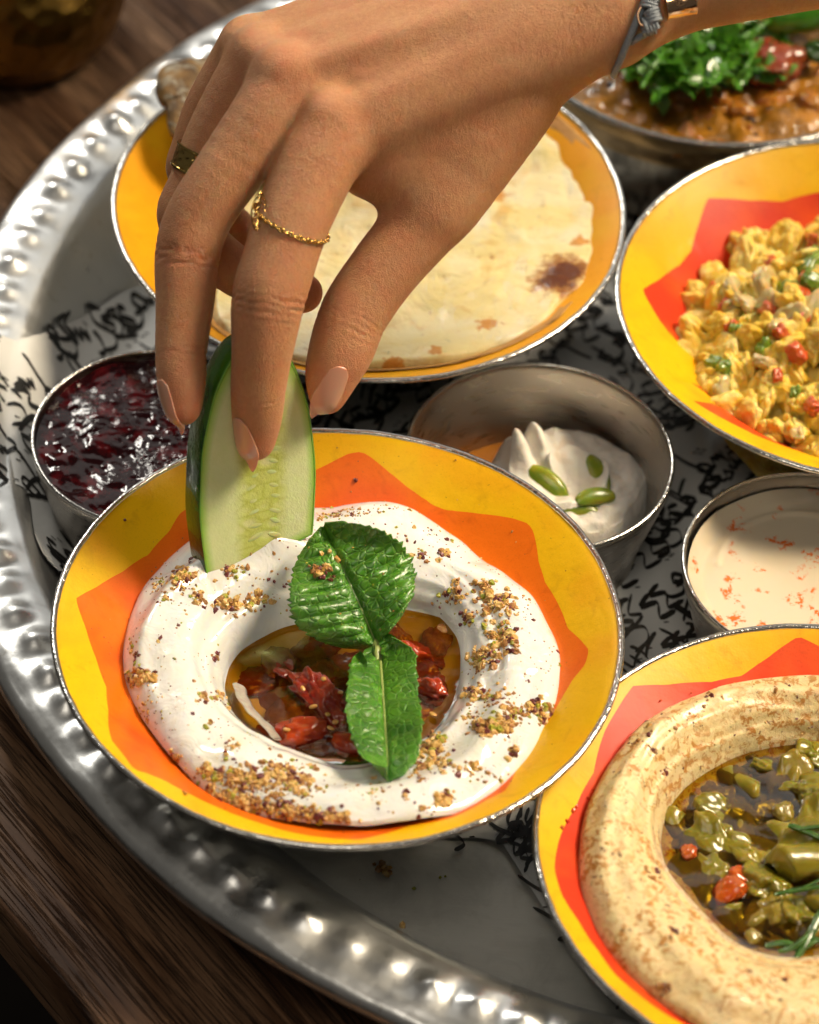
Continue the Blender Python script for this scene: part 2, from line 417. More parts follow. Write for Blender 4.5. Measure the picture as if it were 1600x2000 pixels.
def on_bowl(B, px, py):
    f = lambda z: (lambda q: q[2]-(B.z+float(zin(min(7, np.hypot(q[0]-B.x, q[1]-B.y)/B.k)))*B.kz))(P(px, py, z))
    z0 = B.z+.3; z = z0
    for _ in range(400):
        z1 = z-.0125
        if f(z1) < 0: break
        z = z1
    for _ in range(12):
        m_ = (z+z1)/2
        if f(m_) < 0: z1 = m_
        else: z = m_
    return P(px, py, z1)
def make_bowl(name, label, px_pat, x, y, z, R, colors, tilt=None):
    B = Bowl(); B.x, B.y, B.z, B.k, B.kz = x, y, z, R/7.0, (z+4.78)/4.66
    root = empty(name, (x, y, z-4.66*B.kz), label, 'bowl', 'enamelled metal bowls of mezze on the tray'); B.root = root
    n = 288; th = np.arange(n)/n*2*pi; c = (x, y, z)
    # outer shell, rim, enamel
    OP = IP.copy(); OP[:, 0] += .06; OP[:, 1] -= .09; OP[0, 0] = 0.01
    wob = lambda X, Y, Z, t: (X*(1+.004*np.sin(3*t+x)[:, None]), Y*(1+.004*np.sin(2*t+y)[:, None]), Z+.035*np.sin(2*t+x*3)[:, None]*(Z > -.8*1)*1.0)
    V, F = revolve([(a*B.k, b*B.kz) for a, b in OP[:-1]]+[(7.03*B.k, -.05)], 192, c, wob); mk('shell', V, F, m_steel.m, root)
    rim = [(7.0*B.k+.085*cos(a), -.02+.075*sin(a)) for a in np.linspace(-pi*.9, pi*.9, 12)]
    rp = lambda X, Y, Z, t: (lambda a, b, cc: (a*(1+.0011*vnoise(np.stack([np.cos(t)*18, np.sin(t)*18, 0*t], -1), 3)[:, None]), b*(1+.0011*vnoise(np.stack([np.cos(t)*18, np.sin(t)*18, 0*t], -1), 3)[:, None]), cc+.015*vnoise(np.stack([np.cos(t)*14, np.sin(t)*14, 0*t], -1), 8)[:, None]))(*wob(X, Y, Z, t))
    V, F = revolve(rim, 360, c, rp); mk('rim', V, gridF(360, 12, cu=True, cv=True), m_rim.m, root)
    rb = np.full(n, 3.5)
    if px_pat:
        q = np.array([on_bowl(B, *p_) for p_ in px_pat])-np.array([x, y, 0])
        a = np.unwrap(np.arctan2(q[:, 1], q[:, 0])); rr_ = np.hypot(q[:, 0], q[:, 1])/B.k
        aa = np.concatenate([a-2*pi, a, a+2*pi]); r3 = np.concatenate([rr_]*3)
        o = np.argsort(aa); rb = np.interp(((th+pi) % (2*pi))-pi, aa[o], r3[o])
    rb = np.clip(rb, 1.5, 6.8)
    s1 = np.linspace(.02, 1, 12); s2 = np.linspace(0, 1, 12)[1:]
    Rr = np.concatenate([rb[:, None]*s1, rb[:, None]+(6.96-rb)[:, None]*s2], 1)
    zi = zin(Rr)
    X = Rr*np.cos(th)[:, None]*B.k; Y = Rr*np.sin(th)[:, None]*B.k; Z = zi*B.kz
    X, Y, Z = wob(X, Y, Z, th)
    V = np.stack([X+x, Y+y, Z+z+.015], -1).reshape(-1, 3)
    F = gridF(n, 23, cu=True); mi = np.tile((np.arange(22) >= 11).astype(int), n)
    ob = mk('enamel_lining', V, F, list(colors), root, midx=mi); B.surf = Surf(V, F)
    return B
pat_main = [(150, 1172), (190, 1150), (240, 1120), (290, 1085), (330, 1040), (350, 1005), (420, 960), (520, 940), (600, 925), (640, 905), (681, 884), (705, 880), (718, 886), (760, 920), (795, 949), (844, 986), (870, 996), (940, 1003), (1000, 1012), (1031, 1023), (1041, 1038), (1052, 1100), (1065, 1140), (1095, 1190), (1110, 1230), (1152, 1272), (1145, 1300), (1120, 1330), (1095, 1370), (1060, 1425), (1010, 1500), (985, 1545), (950, 1562), (880, 1598), (800, 1612), (700, 1640), (600, 1632), (500, 1606), (430, 1580), (370, 1552), (320, 1525), (282, 1510), (262, 1505), (240, 1475), (218, 1448), (213, 1430), (212, 1390), (209, 1345), (190, 1290), (170, 1230)]
main = make_bowl('enamel_bowl', 'yellow and orange bowl of white labneh in front, the hand dips cucumber into it', pat_main, -1.55, -4.09, 0, 6.98, (E_O, E_Y))
bread = make_bowl('enamel_bowl', 'amber orange bowl behind the fingers holding a round cheese flatbread', None, -1.61, 11.93, 0, 7.09, (E_A, E_A))
pat_egg = [(1256, 565), (1287, 547), (1330, 519), (1352, 491), (1367, 435), (1383, 388), (1463, 393), (1528, 395), (1600, 376), (1760, 400), (1850, 480), (1860, 620), (1800, 740), (1700, 840), (1600, 850), (1479, 822), (1417, 796), (1352, 784), (1344, 745), (1336, 680), (1308, 652), (1277, 605)]
egg = make_bowl('enamel_bowl', 'yellow and red bowl of scrambled eggs at the right edge below the stew pan', pat_egg, 12.2, 9.05, 0, 6.9, (E_R, E_Y))
pat_hum = [(1085, 1700), (1092, 1650), (1100, 1625), (1125, 1580), (1160, 1510), (1180, 1430), (1205, 1385), (1235, 1340), (1300, 1338), (1390, 1332), (1450, 1320), (1500, 1285), (1560, 1243), (1600, 1262), (1700, 1300), (1900, 1400), (2000, 1600), (1900, 1900), (1700, 2060), (1500, 2060), (1400, 2035), (1300, 1985), (1200, 1905), (1170, 1862), (1130, 1800), (1100, 1752)]
hum = make_bowl('enamel_bowl', 'yellow and red bowl of hummus at the lower right corner', pat_hum, 10.6, -9.45, -.85, 7.14, (E_R, E_Y))

# ---- steel cups
m_cup = Mt('cup_steel', (.56, .52, .47), .3, 1)
cb = m_cup.noise(9, 3, .6, 0, m_cup.vec((.15, .15, 1))); m_cup.set('Roughness', m_cup.ramp(cb, [(.3, .22), (.7, .4)])); m_cup.bump(cb, .006, 1)
def make_cup(label, x, y, z, R):
    H = z+4.8
    root = empty('steel_cup', (x, y, z-H), label, 'cup', 'small steel dipping cups on the paper liner')
    rb = R*.78
    inn = [(.01, -H+.1), (rb*.7, -H+.1), (rb*.93, -H+.2), (rb, -H+.45), (R-.12, -.5), (R-.06, -.08)]
    out = [(R, -.08), (R-.04, -.5), (rb+.08, -H+.35), (rb*.95, -H+.02), (.01, -H)]
    pr = smoothcurve(inn, 26); V, F = revolve(pr, 128, (x, y, z)); mk('cup_interior', V, F, m_cup.m, root)
    pr = smoothcurve(out, 22); V, F = revolve(pr, 128, (x, y, z)); mk('cup_wall', V, F, m_cup.m, root)
    rim = [(R-.02+.055*cos(a), -.04+.055*sin(a)) for a in np.arange(10)/10*2*pi]
    V, F = revolve(rim, 128, (x, y, z)); mk('rim', V, gridF(128, 10, cu=True, cv=True), m_rim.m, root)
    return dict(x=x, y=y, z=z, R=R, H=H, rb=rb, root=root)
def cup_r(c, dz): return np.interp(dz, [-c['H']+.45, -.5, 0], [c['rb'], c['R']-.12, c['R']-.06])
jam = make_cup('small steel cup of dark red berry jam behind the labneh bowl', -6.74, 3.75, -1.5, 3.36)
cream = make_cup('small steel cup of white cream and syrup between the bowls', 3.36, 4.0, -1.55, 3.56)
tah = make_cup('small steel cup of pale tahini dusted with paprika at the right edge', 10.55, .55, -1.6, 3.42)
# ================================================================== food helpers
def polar_curve(pts, c, n=240):
    pts = np.array(pts)[:, :2]-c; a = np.arctan2(pts[:, 1], pts[:, 0]); r = np.hypot(*pts.T)
    o = np.argsort(a); a = a[o]; r = r[o]
    aa = np.concatenate([a-2*pi, a, a+2*pi]); rr = np.concatenate([r]*3)
    # smooth periodic resampling
    t = -pi+np.arange(n)/n*2*pi; g = np.interp(t, aa, rr)
    k = np.array([1, 2, 3, 2, 1.])/9; g = np.convolve(np.concatenate([g[-2:], g, g[:2]]), k, 'valid')
    return t, g
def ring_food(B, out_px, in_px, zwell, crest, c_px, bottom, ridges=None, n=300, nt=70, crest_t=.5):
    c = P(*c_px, zwell)[:2]
    po = np.array([on_bowl(B, *p_) for p_ in out_px]); pi_ = np.array([P(*p_, zwell) for p_ in in_px])
    t, ro = polar_curve(po, c, n); _, ri = polar_curve(pi_, c, n)
    T = np.concatenate([np.linspace(-.55, 0, 14)[:-1], np.linspace(0, 1, nt)])
    th = t[:, None]; TT = T[None, :]
    R = np.where(TT >= 0, ri[:, None]+(ro-ri)[:, None]*TT, ri[:, None]*(1+TT/.56))
    xo = c[0]+ro*np.cos(t); yo = c[1]+ro*np.sin(t)
    zo = B.z+zin(np.hypot(xo-B.x, yo-B.y)/B.k)*B.kz+.02
    tt = np.clip(TT, 0, 1)
    u = np.clip(np.where(tt < crest_t, tt/crest_t*.5, .5+(tt-crest_t)/(1-crest_t)*.5), 0, 1)
    prof = np.clip(np.sin(pi*u), 0, 1)**.62
    Z = (zwell*(1-tt)+zo[:, None]*tt)+crest(t)[:, None]*prof
    dd = np.clip(-TT, 0, .55)/.55
    Z = np.where(TT < 0, zwell-(zwell-bottom)*(1-(1-dd)**2.2), Z)
    X = c[0]+R*np.cos(th); Y = c[1]+R*np.sin(th)
    if ridges is not None: Z = Z+ridges(X, Y, th+0*R, TT+0*R)
    V = np.stack([X, Y, Z], -1).reshape(-1, 3)
    return V, gridF(n, len(T), cu=True), c, t, ri, ro
def pool(name, c, t, ri, z, mat, parent, grow=1.04):
    n = len(t); rr_ = np.linspace(0.001, 1, 16)
    R = ri[:, None]*grow*rr_; X = c[0]+R*np.cos(t)[:, None]; Y = c[1]+R*np.sin(t)[:, None]
    Z = z+.012*fbm(np.stack([X*1.5, Y*1.5, 0*X], -1), 2, 4)+.05*np.clip(rr_-.93, 0, 1)/.07
    return mk(name, np.stack([X, Y, Z], -1).reshape(-1, 3), gridF(n, 16, cu=True), mat, parent)
def oil_mat(name, tint, bumpd=.02):
    m = Mt(name); t = m.t; n = m.n
    tr = n.new('ShaderNodeBsdfTransparent'); tr.inputs[0].default_value = (*tint, 1)
    gl = n.new('ShaderNodeBsdfGlossy'); gl.inputs['Roughness'].default_value = .04
    fr = n.new('ShaderNodeFresnel'); fr.inputs[0].default_value = 1.38
    mx = n.new('ShaderNodeMixShader'); t.links.new(fr.outputs[0], mx.inputs[0]); t.links.new(tr.outputs[0], mx.inputs[1]); t.links.new(gl.outputs[0], mx.inputs[2])
    bp = n.new('ShaderNodeBump'); bp.inputs['Distance'].default_value = bumpd*S; t.links.new(m.noise(2.2, 2), bp.inputs['Height'])
    t.links.new(bp.outputs[0], gl.inputs['Normal']); t.links.new(bp.outputs[0], fr.inputs['Normal'])
    t.links.new(mx.outputs[0], m.out.inputs[0]); n.remove(m.b)
    return m.m
def chunks_into(parent, name, meshes, spots):
    for k, (loc, rot, sc) in enumerate(spots): put(name, meshes[k % len(meshes)], loc, rot, sc, parent)
def wetfood(name, col, col2, rough=.18, sc=.06, fr=3, bmp=.03, w=.5, coat=.4):
    m = Mt(name, col, rough, 0, Coat_Weight=coat, Coat_Roughness=.05)
    m.set('Base Color', m.mix(m.ramp(m.noise(fr, 3, .6), [(.38, 0), (.64, 1)]), col, col2))
    m.bump(m.noise(fr*2.5, 3, .6), bmp, 1)
    if w: sss(m, w, (1, .4, .15), sc)
    return m.m
def mesh_of(name, V, F, mat, smooth=True): return mesh_data(name, V, F, mat, smooth)

# ================================================================== labneh bowl
m_lab = Mt('labneh', (.84, .81, .74), .17, 0, Coat_Weight=.9, Coat_Roughness=.04)
n1 = m_lab.noise(.5, 3, .5, .6); m_lab.set('Base Color', m_lab.mix(m_lab.ramp(n1, [(.55, 0), (.8, .6)]), (.78, .785, .77), (.74, .70, .52)))
sss(m_lab, .6, (1, .8, .55), .10); m_lab.bump(m_lab.math('ADD', m_lab.noise(1.2, 3, .55, .6), m_lab.math('MULTIPLY', m_lab.noise(9, 2), .05)), .10, .8)
lab_out = [(240, 1290), (247, 1230), (262, 1180), (290, 1130), (330, 1090), (400, 1050), (480, 1020), (600, 995), (700, 990), (765, 986), (810, 1003), (870, 1035), (930, 1072), (960, 1098), (1005, 1130), (1040, 1160), (1075, 1220), (1095, 1290), (1090, 1360), (1062, 1430), (1020, 1495), (960, 1550), (900, 1585), (800, 1612), (700, 1622), (600, 1614), (500, 1592), (420, 1560), (350, 1500), (300, 1440), (262, 1375), (245, 1330)]
lab_in = [(440, 1345), (447, 1310), (470, 1275), (520, 1245), (590, 1222), (700, 1200), (790, 1188), (850, 1200), (890, 1245), (897, 1300), (890, 1350), (868, 1400), (825, 1450), (760, 1482), (690, 1497), (610, 1486), (540, 1458), (485, 1425), (455, 1390)]
def crest_l(t):
    d = np.degrees(t) % 360      # 0 right, 90 back, 180 left, 270 front
    return np.interp(d, [0, 60, 95, 120, 145, 180, 230, 270, 320, 360], [.75, .70, .90, 1.22, 1.1, .95, .85, .68, .7, .75])
def ridge_l(X, Y, th, T):
    d = (np.degrees(th)+360) % 360; p3 = np.stack([X, Y, 0*X], -1)
    z = .19*fbm(p3*.5, 2, 3)*np.clip((T+.1)*6, 0, 1)+.035*fbm(p3*1.6, 2, 6)*np.clip((T+.1)*6, 0, 1)
    # the tongue where the spoon lifted off, upper middle, with trailing grooves
    s = T-.30-.55*np.clip((d-95)/90, 0, 1); z += .26*np.exp(-(s/.09)**2)*np.clip((d-92)/12, 0, 1)*np.clip((215-d)/60, 0, 1)
    z -= .20*np.exp(-((T-.16-.10*(d-95)/90)/.05)**2)*np.clip((d-95)/12, 0, 1)*np.clip((200-d)/40, 0, 1)
    z -= .12*np.exp(-((T-.40)/.05)**2)*np.exp(-((d-15)/35)**2)
    z += .04*np.sin(T*34+th*1.5)*np.exp(-((T-.12)/.14)**2)*np.clip(T*8, 0, 1)
    z += .09*np.sin(T*15+th*2)*np.exp(-((d-330)/45)**2)*np.clip(T*4, 0, 1)*np.clip((1-T)*4, 0, 1)
    return z
ZW = -1.70
V, F, lc, lt, lri, lro = ring_food(main, lab_out, lab_in, ZW, crest_l, (670, 1345), -2.6, ridge_l, crest_t=.42)
lab = empty('labneh', (lc[0], lc[1], -3.0), 'swirled ring of glossy white labneh in the front yellow bowl', 'yogurt dip')
mk('labneh_swirl', V, F, m_lab.m, lab); LS = Surf(V, F)
m_oil = oil_mat('olive_oil', (.58, .38, .04), .006)
po_ = pool('oil_pool', lc, lt, lri, ZW+.02, m_oil, lab)
# sun-dried tomato relish under the oil
m_tom = wetfood('dried_tomato', (.17, .008, .003), (.28, .03, .005), .14, .05, 2.2, .05)
m_tom2 = wetfood('soft_tomato', (.42, .055, .006), (.30, .02, .005), .15, .06, 2, .03)
m_gar = wetfood('brown_relish', (.20, .07, .012), (.30, .14, .02), .25, .05, 3, .04)
m_oni = Mt('onion_flesh', (.62, .54, .46), .2, 0, Coat_Weight=.5, Transmission_Weight=.35); sss(m_oni, .8, (1, .8, .7), .1)
oc = m_oni.noise(12, 2, .5, 0, m_oni.vec((.2, 1, 1))); m_oni.set('Base Color', m_oni.mix(m_oni.ramp(oc, [(.4, 0), (.65, .5)]), (.62, .58, .48), (.50, .32, .33)))
m_mass = wetfood('relish_mass', (.15, .022, .005), (.26, .10, .012), .15, .05, 1.6, .05)
rel = empty('tomato_relish', (lc[0], lc[1], -2.6), 'dark red sun-dried tomato relish in oil filling the well of the white labneh', 'relish')
tm = [mesh_of('tomato_piece', *blob(3, (1, .6, .26), .32, 1.9, s), m) for s, m in ((1, m_tom), (2, m_tom), (3, m_gar), (4, m_tom), (5, m_gar))]
rq = np.linspace(.01, 1, 50); X_ = lri[:, None]*.86*rq*np.cos(lt)[:, None]+.25; Y_ = lri[:, None]*.86*rq*np.sin(lt)[:, None]; q3 = np.stack([X_, Y_, 0*X_], -1)
mk('relish_base', np.stack([lc[0]+X_, lc[1]+Y_, -2.0-.5*rq[None]**4+.26*fbm(q3*1.5, 3, 17)+.10*np.abs(fbm(q3*4, 2, 18))], -1).reshape(-1, 3), gridF(len(lt), 50, cu=True), m_mass, rel)
R_ = random.Random(3); sp = []
for px, py, s in [(500, 1330, .75), (545, 1290, .8), (600, 1270, .7), (650, 1250, .6), (560, 1390, .7), (640, 1440, .75), (700, 1420, .7), (760, 1250, .7), (800, 1300, .75), (850, 1260, .6), (845, 1340, .6), (790, 1390, .7), (700, 1330, .8), (620, 1330, .7), (740, 1460, .55), (520, 1430, .4), (870, 1300, .4)]:
    sp.append((P(px, py, -1.98+R_.uniform(-.12, .1)), (R_.uniform(-.3, .3), R_.uniform(-.3, .3), R_.uniform(0, 6)), s))
chunks_into(rel, 'tomato_piece', tm, sp)
redm = mesh_of('tomato_piece', *blob(4, (1.0, .52, .34), .36, 2.4, 11, 2.3), m_tom)
put('tomato_piece', redm, P(622, 1368, -1.82), (.25, .05, radians(-50)), .95, rel)
put('tomato_piece', mesh_of('tomato_piece', *blob(3, (.62, .42, .30), .30, 2.2, 12), m_tom2), P(590, 1432, -1.72), (.1, .1, .3), 1, rel)
put('tomato_piece', mesh_of('tomato_piece', *blob(3, (.5, .34, .3), .16, 1.2, 13), m_tom2), P(680, 1456, -1.75), (.1, .1, -.5), .9, rel)
put('tomato_piece', mesh_of('tomato_piece', *blob(3, (.40, .26, .26), .30, 2.2, 14), m_tom2), P(842, 1345, -1.68), (.1, .1, -.5), 1, rel)
put('tomato_piece', mesh_of('tomato_piece', *blob(3, (.6, .3, .26), .30, 2.2, 15), m_tom2), P(800, 1275, -1.85), (.1, .1, -.2), 1, rel)
m_seed = wetfood('tomato_seed', (.62, .36, .10), (.5, .25, .05), .2, .03, 5, .01)
sd = mesh_of('tomato_seed', *blob(2, (.10, .075, .04), .06, 1, 20), m_seed)
for px, py in [(632, 1326), (592, 1345), (665, 1352), (612, 1380), (640, 1395), (655, 1410), (752, 1282), (646, 1422), (600, 1404), (846, 1395), (560, 1425)]:
    put('tomato_seed', sd, P(px, py, -1.56+(.1 if px < 670 else 0)), (R_.uniform(-.5, .5), R_.uniform(-.5, .5), R_.uniform(0, 6)), R_.uniform(.8, 1.2), rel)
# onion slivers
def sliver(pts, wd, th, name):
    pts = smoothcurve(pts, 22); T, N, Bn = frames(pts); n = 8; V = []
    for k, p_ in enumerate(pts):
        e = min(1, .75+min(k, 21-k)*.2)
        for j in range(n):
            a = j/n*2*pi; V.append(p_+(N[k]*.8+np.array([0, 0, .6]))*cos(a)*wd*e*(1+.12*sin(k*1.3))+np.array([0, 0, 1])*(sin(a)*th))
    F = [list(f) for f in gridF(22, n, cv=True)]+[list(range(n))[::-1], [21*n+j for j in range(n)]]
    return mk(name, V, F, m_oni.m, rel)
sliver([P(468, 1338, -1.62), P(474, 1362, -1.50), P(494, 1392, -1.46), P(520, 1416, -1.46), P(542, 1444, -1.55)], .22, .045, 'onion_sliver')
sliver([P(908, 1350, -1.25), P(893, 1378, -1.35), P(876, 1405, -1.5)], .10, .05, 'onion_sliver')

# ---- dukkah crumbs
m_cr = [wetfood('crumb_nut', (.56, .32, .08), (.70, .48, .18), .4, .02, 5, .02, .3, .1), wetfood('crumb_sumac', (.10, .018, .02), (.18, .03, .03), .45, .02, 5, .02, 0, .1),
        wetfood('crumb_pistachio', (.42, .40, .03), (.26, .28, .03), .4, .02, 5, .02, .3, .1), wetfood('crumb_brown', (.30, .13, .035), (.44, .22, .06), .45, .02, 5, .02, 0, .1)]
IV, IF = ico(1)
def crumbs_mesh(name, spots, parent=None, mats=m_cr, **k):
    VV = []; FF = []; MM = []; o = 0
    for loc, sz, mi in spots:
        J = IV*(1+rng.uniform(-.32, .32, (len(IV), 1)))*rng.uniform(.65, 1.2, (1, 3))*sz
        J = J@rotm(*rng.uniform(0, 6, 3)).T
        VV.append(J+loc); FF.append(IF+o); MM.append(np.full(len(IF), mi)); o += len(IV)
    return mk(name, np.concatenate(VV), np.concatenate(FF), mats, parent, midx=np.concatenate(MM), smooth=False, **k)
clus = [  # px, py, spread x, spread y, count, max size
    (360, 1130, 22, 18, 60, .13), (310, 1135, 22, 14, 30, .07), (340, 1160, 40, 25, 40, .07), (387, 1168, 10, 8, 16, .13), (440, 1180, 30, 14, 55, .14), (500, 1170, 18, 14, 30, .13), (455, 1115, 20, 12, 26, .12), (520, 1130, 45, 25, 16, .06),
    (262, 1270, 10, 20, 22, .10), (262, 1320, 18, 16, 46, .14), (290, 1325, 14, 10, 30, .14), (275, 1395, 12, 25, 26, .10), (425, 1280, 6, 12, 8, .10), (400, 1363, 14, 8, 16, .13), (435, 1362, 12, 16, 26, .13), (412, 1415, 10, 10, 8, .09), (300, 1400, 30, 60, 24, .05), (560, 1180, 30, 30, 10, .05),
    (337, 1485, 14, 12, 26, .12), (405, 1505, 12, 12, 26, .15), (450, 1460, 14, 20, 22, .09), (460, 1520, 60, 20, 130, .12), (540, 1515, 45, 22, 120, .13), (590, 1528, 30, 22, 80, .14), (430, 1560, 45, 14, 110, .11), (500, 1575, 60, 16, 150, .12), (580, 1590, 45, 14, 110, .11), (650, 1598, 25, 12, 50, .14), (480, 1545, 90, 30, 150, .08),
    (740, 1545, 20, 18, 14, .07), (792, 1552, 6, 6, 5, .14), (870, 1560, 20, 12, 46, .15), (835, 1580, 15, 8, 12, .10), (845, 1455, 20, 20, 80, .15), (855, 1490, 30, 20, 50, .12), (820, 1500, 20, 20, 40, .10), (920, 1500, 22, 12, 22, .11), (960, 1520, 30, 10, 12, .08),
    (945, 1420, 25, 14, 60, .14), (985, 1420, 20, 16, 55, .14), (1000, 1395, 18, 12, 36, .13), (1040, 1385, 28, 14, 50, .13), (1065, 1400, 14, 18, 40, .13), (925, 1355, 18, 12, 40, .13), (960, 1360, 22, 10, 30, .11), (1003, 1470, 7, 12, 12, .14), (985, 1365, 30, 14, 26, .09), (930, 1395, 30, 14, 26, .09),
    (945, 1280, 24, 16, 70, .14), (990, 1250, 18, 20, 60, .14), (975, 1240, 22, 26, 50, .12), (930, 1300, 16, 12, 36, .11), (960, 1180, 20, 20, 60, .14), (990, 1170, 14, 18, 30, .14), (945, 1150, 26, 18, 30, .12), (890, 1160, 12, 16, 30, .12), (870, 1170, 30, 16, 24, .09), (920, 1210, 18, 12, 26, .13), (1000, 1190, 12, 14, 16, .09), (1035, 1175, 16, 14, 8, .07),
    (820, 1085, 14, 7, 16, .10), (868, 1080, 10, 8, 16, .12), (880, 1055, 8, 5, 6, .07), (960, 1090, 14, 8, 22, .13), (940, 1078, 10, 7, 14, .12), (790, 1055, 30, 8, 10, .06), (695, 1000, 34, 6, 40, .06), (660, 1008, 24, 6, 30, .06), (840, 1035, 40, 10, 8, .05), (770, 990, 30, 6, 10, .06), (630, 1010, 12, 8, 14, .07)]
sp = []
for cx, cy, sx, sy, n, smx in clus:
    for _ in range(int(n*1.0)):
        h, nn = LS.hit(cx+rng.normal(0, sx*.62), cy+rng.normal(0, sy*.62))
        if h is None: continue
        if np.hypot(h[0]-lc[0], h[1]-lc[1]) < 3.4 and h[2] < ZW+.02: continue
        sz = smx*rng.uniform(.2, .78)**1.3*1.25
        sp.append((h+nn*sz*.45+np.array([0, 0, abs(rng.normal(0, smx*.18))]), max(sz, .018), rng.choice([0, 0, 0, 0, 1, 2, 3, 3] if sz > .035 else [0, 1, 1, 2, 3, 3])))
for _ in range(760):   # loose specks everywhere
    a = rng.uniform(0, 2*pi); k = int((a % (2*pi))/(2*pi)*len(lt)); r = lri[k]+(lro[k]-lri[k])*rng.uniform(.05, 1)**.8
    h, nn = LS.down(lc[0]+r*cos(lt[k]), lc[1]+r*sin(lt[k]))
    if h is None: continue
    sz = rng.uniform(.011, .03)*(1+1.6*(rng.random() < .12)); sp.append((h+nn*sz*.4, sz, rng.choice([0, 1, 1, 3, 3, 2])))
ob = crumbs_mesh('dukkah_crumbs', sp); tag(ob, 'coarse brown nut and sumac crumbs scattered over the white labneh ring', 'crumbs', kind='stuff')
# crumbs on enamel
def bowl_specks(name, B, spots, label):
    s_ = []
    for px, py, sz, mi in spots:
        q = on_bowl(B, px, py); s_.append((q+np.array([0, 0, sz*.5+.02]), sz, mi))
    return tag(crumbs_mesh(name, s_), label, 'crumbs', kind='stuff')
spk = [(695, 940, .05, 1), (244, 1018, .045, 1), (686, 962, .02, 3), (1000, 1040, .035, 3), (1008, 1060, .02, 0), (362, 1553, .06, 3), (358, 1548, .03, 1), (1130, 1310, .02, 1), (300, 1060, .015, 3), (890, 900, .02, 1), (1089, 1304, .09, 2), (440, 1580, .03, 3)]
for _ in range(50):
    a = rng.uniform(0, 6.28); r = rng.uniform(5.4, 6.7); q = proj((main.x+r*cos(a), main.y+r*sin(a), zin(r))); spk.append((q[0], q[1], rng.uniform(.008, .018), rng.choice([1, 3])))
bowl_specks('enamel_specks', main, spk, 'tiny dark specks fallen on the yellow lining of the front bowl')
lump = [(P(748, 1702, ZF+.06)+rng.normal(0, .07, 3)*np.array([1, 1, .5])+np.array([0, 0, .08]), rng.uniform(.06, .12), rng.choice([0, 3])) for _ in range(9)]
lump += [(P(x, y, ZF+.05), s, m) for x, y, s, m in [(731, 1688, .04, 3), (786, 1808, .10, 0), (703, 1718, .015, 1), (809, 1735, .05, 2), (860, 1714, .04, 2), (870, 1712, .03, 2)]]
tag(crumbs_mesh('tray_crumbs', lump), 'few brown crumbs dropped on the bare tray floor in front of the labneh bowl', 'crumbs', kind='stuff')

# ---- mint sprig
m_mint = Mt('mint_leaf', (.05, .17, .012), .38, 0, Coat_Weight=.30, Coat_Roughness=.15)
mv = m_mint.voro(4.6, m_mint.vec(), 'DISTANCE_TO_EDGE'); nn_ = m_mint.noise(1.3, 3)
c = m_mint.mix(m_mint.ramp(nn_, [(.35, 0), (.7, 1)]), (.038, .145, .010), (.10, .29, .020))
c = m_mint.mix(m_mint.ramp(mv, [(0, .55), (.05, 0)]), c, (.20, .42, .06)); m_mint.set('Base Color', c)
m_mint.bump(m_mint.math('ADD', m_mint.ramp(mv, [(0, 0), (.16, 1)], 'EASE'), m_mint.math('MULTIPLY', m_mint.noise(9, 2), 0.25)), .017, 1); sss(m_mint, .7, (.5, 1, .1), .05)
m_stem = Mt('mint_stem', (.32, .40, .12), .3, 0, Coat_Weight=.4)
def leaf(name, base, tip, side, half, curl=.0, fold=.0, parent=None, teeth=15, sag=None, shape=None, seed=0):
    base, tip, side = map(np.array, (base, tip, side)); ax = tip-base; L = np.linalg.norm(ax); ax /= L
    sd_ = side-(side@ax)*ax; sd_ /= np.linalg.norm(sd_); nr = np.cross(sd_, ax); nr *= np.sign(nr@(-fwd)) or 1
    nu, nv = 110, 61; U = np.linspace(0, 1, nu)[:, None]; Vv = np.linspace(-1, 1, nv)[None]
    sh = shape or [(0, .05), (.05, .42), (.14, .78), (.3, 1), (.5, .97), (.7, .76), (.85, .48), (.95, .2), (1, .02)]
    hw = np.interp(U, [a for a, b in sh], [b for a, b in sh])*half
    k = np.arange(nu)[:, None]
    hw = hw+0*Vv
    saw = ((U*teeth) % 1); tj = .6+.5*np.sin(np.floor(U*teeth)*2.3+seed+np.sign(Vv)); hw = hw*(1+.11*tj*(saw-.4)*np.abs(Vv)**6*(U > .06)+.04*np.sin(U*9+seed+2*np.sign(Vv))*np.abs(Vv)**2)
    p_ = np.abs(Vv)
    fwdsh = (p_**1.3)*hw*.28                        # veins and teeth point to the tip
    a = hw*Vv; along = U*L+fwdsh*(1-U)
    ph = (U*teeth*.48-0*p_)
    vein = np.abs(np.sin(pi*ph))**.6
    z = .085*half*vein*np.sin(pi*np.clip(p_, 0, 1))**.7*(1-U*.3)
    z = z-.06*half*np.exp(-(p_/.07)**2)+.035*half*fbm(np.stack([a*3, along*3, 0*a], -1)+seed, 2, seed)
    z = z+.16*half*np.sin(U*(7+seed%3)+Vv*1.5)*p_**2
    z = z+(sag(U) if sag else 0)+curl*(p_**2)*half+fold*p_*half+.10*half*np.sin(U*5+Vv*2+seed)*p_
    V = base+along[..., None]*ax+a[..., None]*sd_+z[..., None]*nr
    return V.reshape(-1, 3), gridF(nu, nv), ax, sd_, nr, L
mint = empty('mint_sprig', P(735, 1268, -1.2), 'fresh green mint sprig with two serrated leaves lying across the labneh well', 'herb')
def midrib(V, nu=110, nv=61, to=.93, r0=.045, off=.02, nr=(0, 0, 1)):
    pts = V.reshape(nu, nv, 3)[:int(nu*to):6, nv//2]+np.array(nr)*off
    return tube(pts, np.linspace(r0, .012, len(pts)), 6)
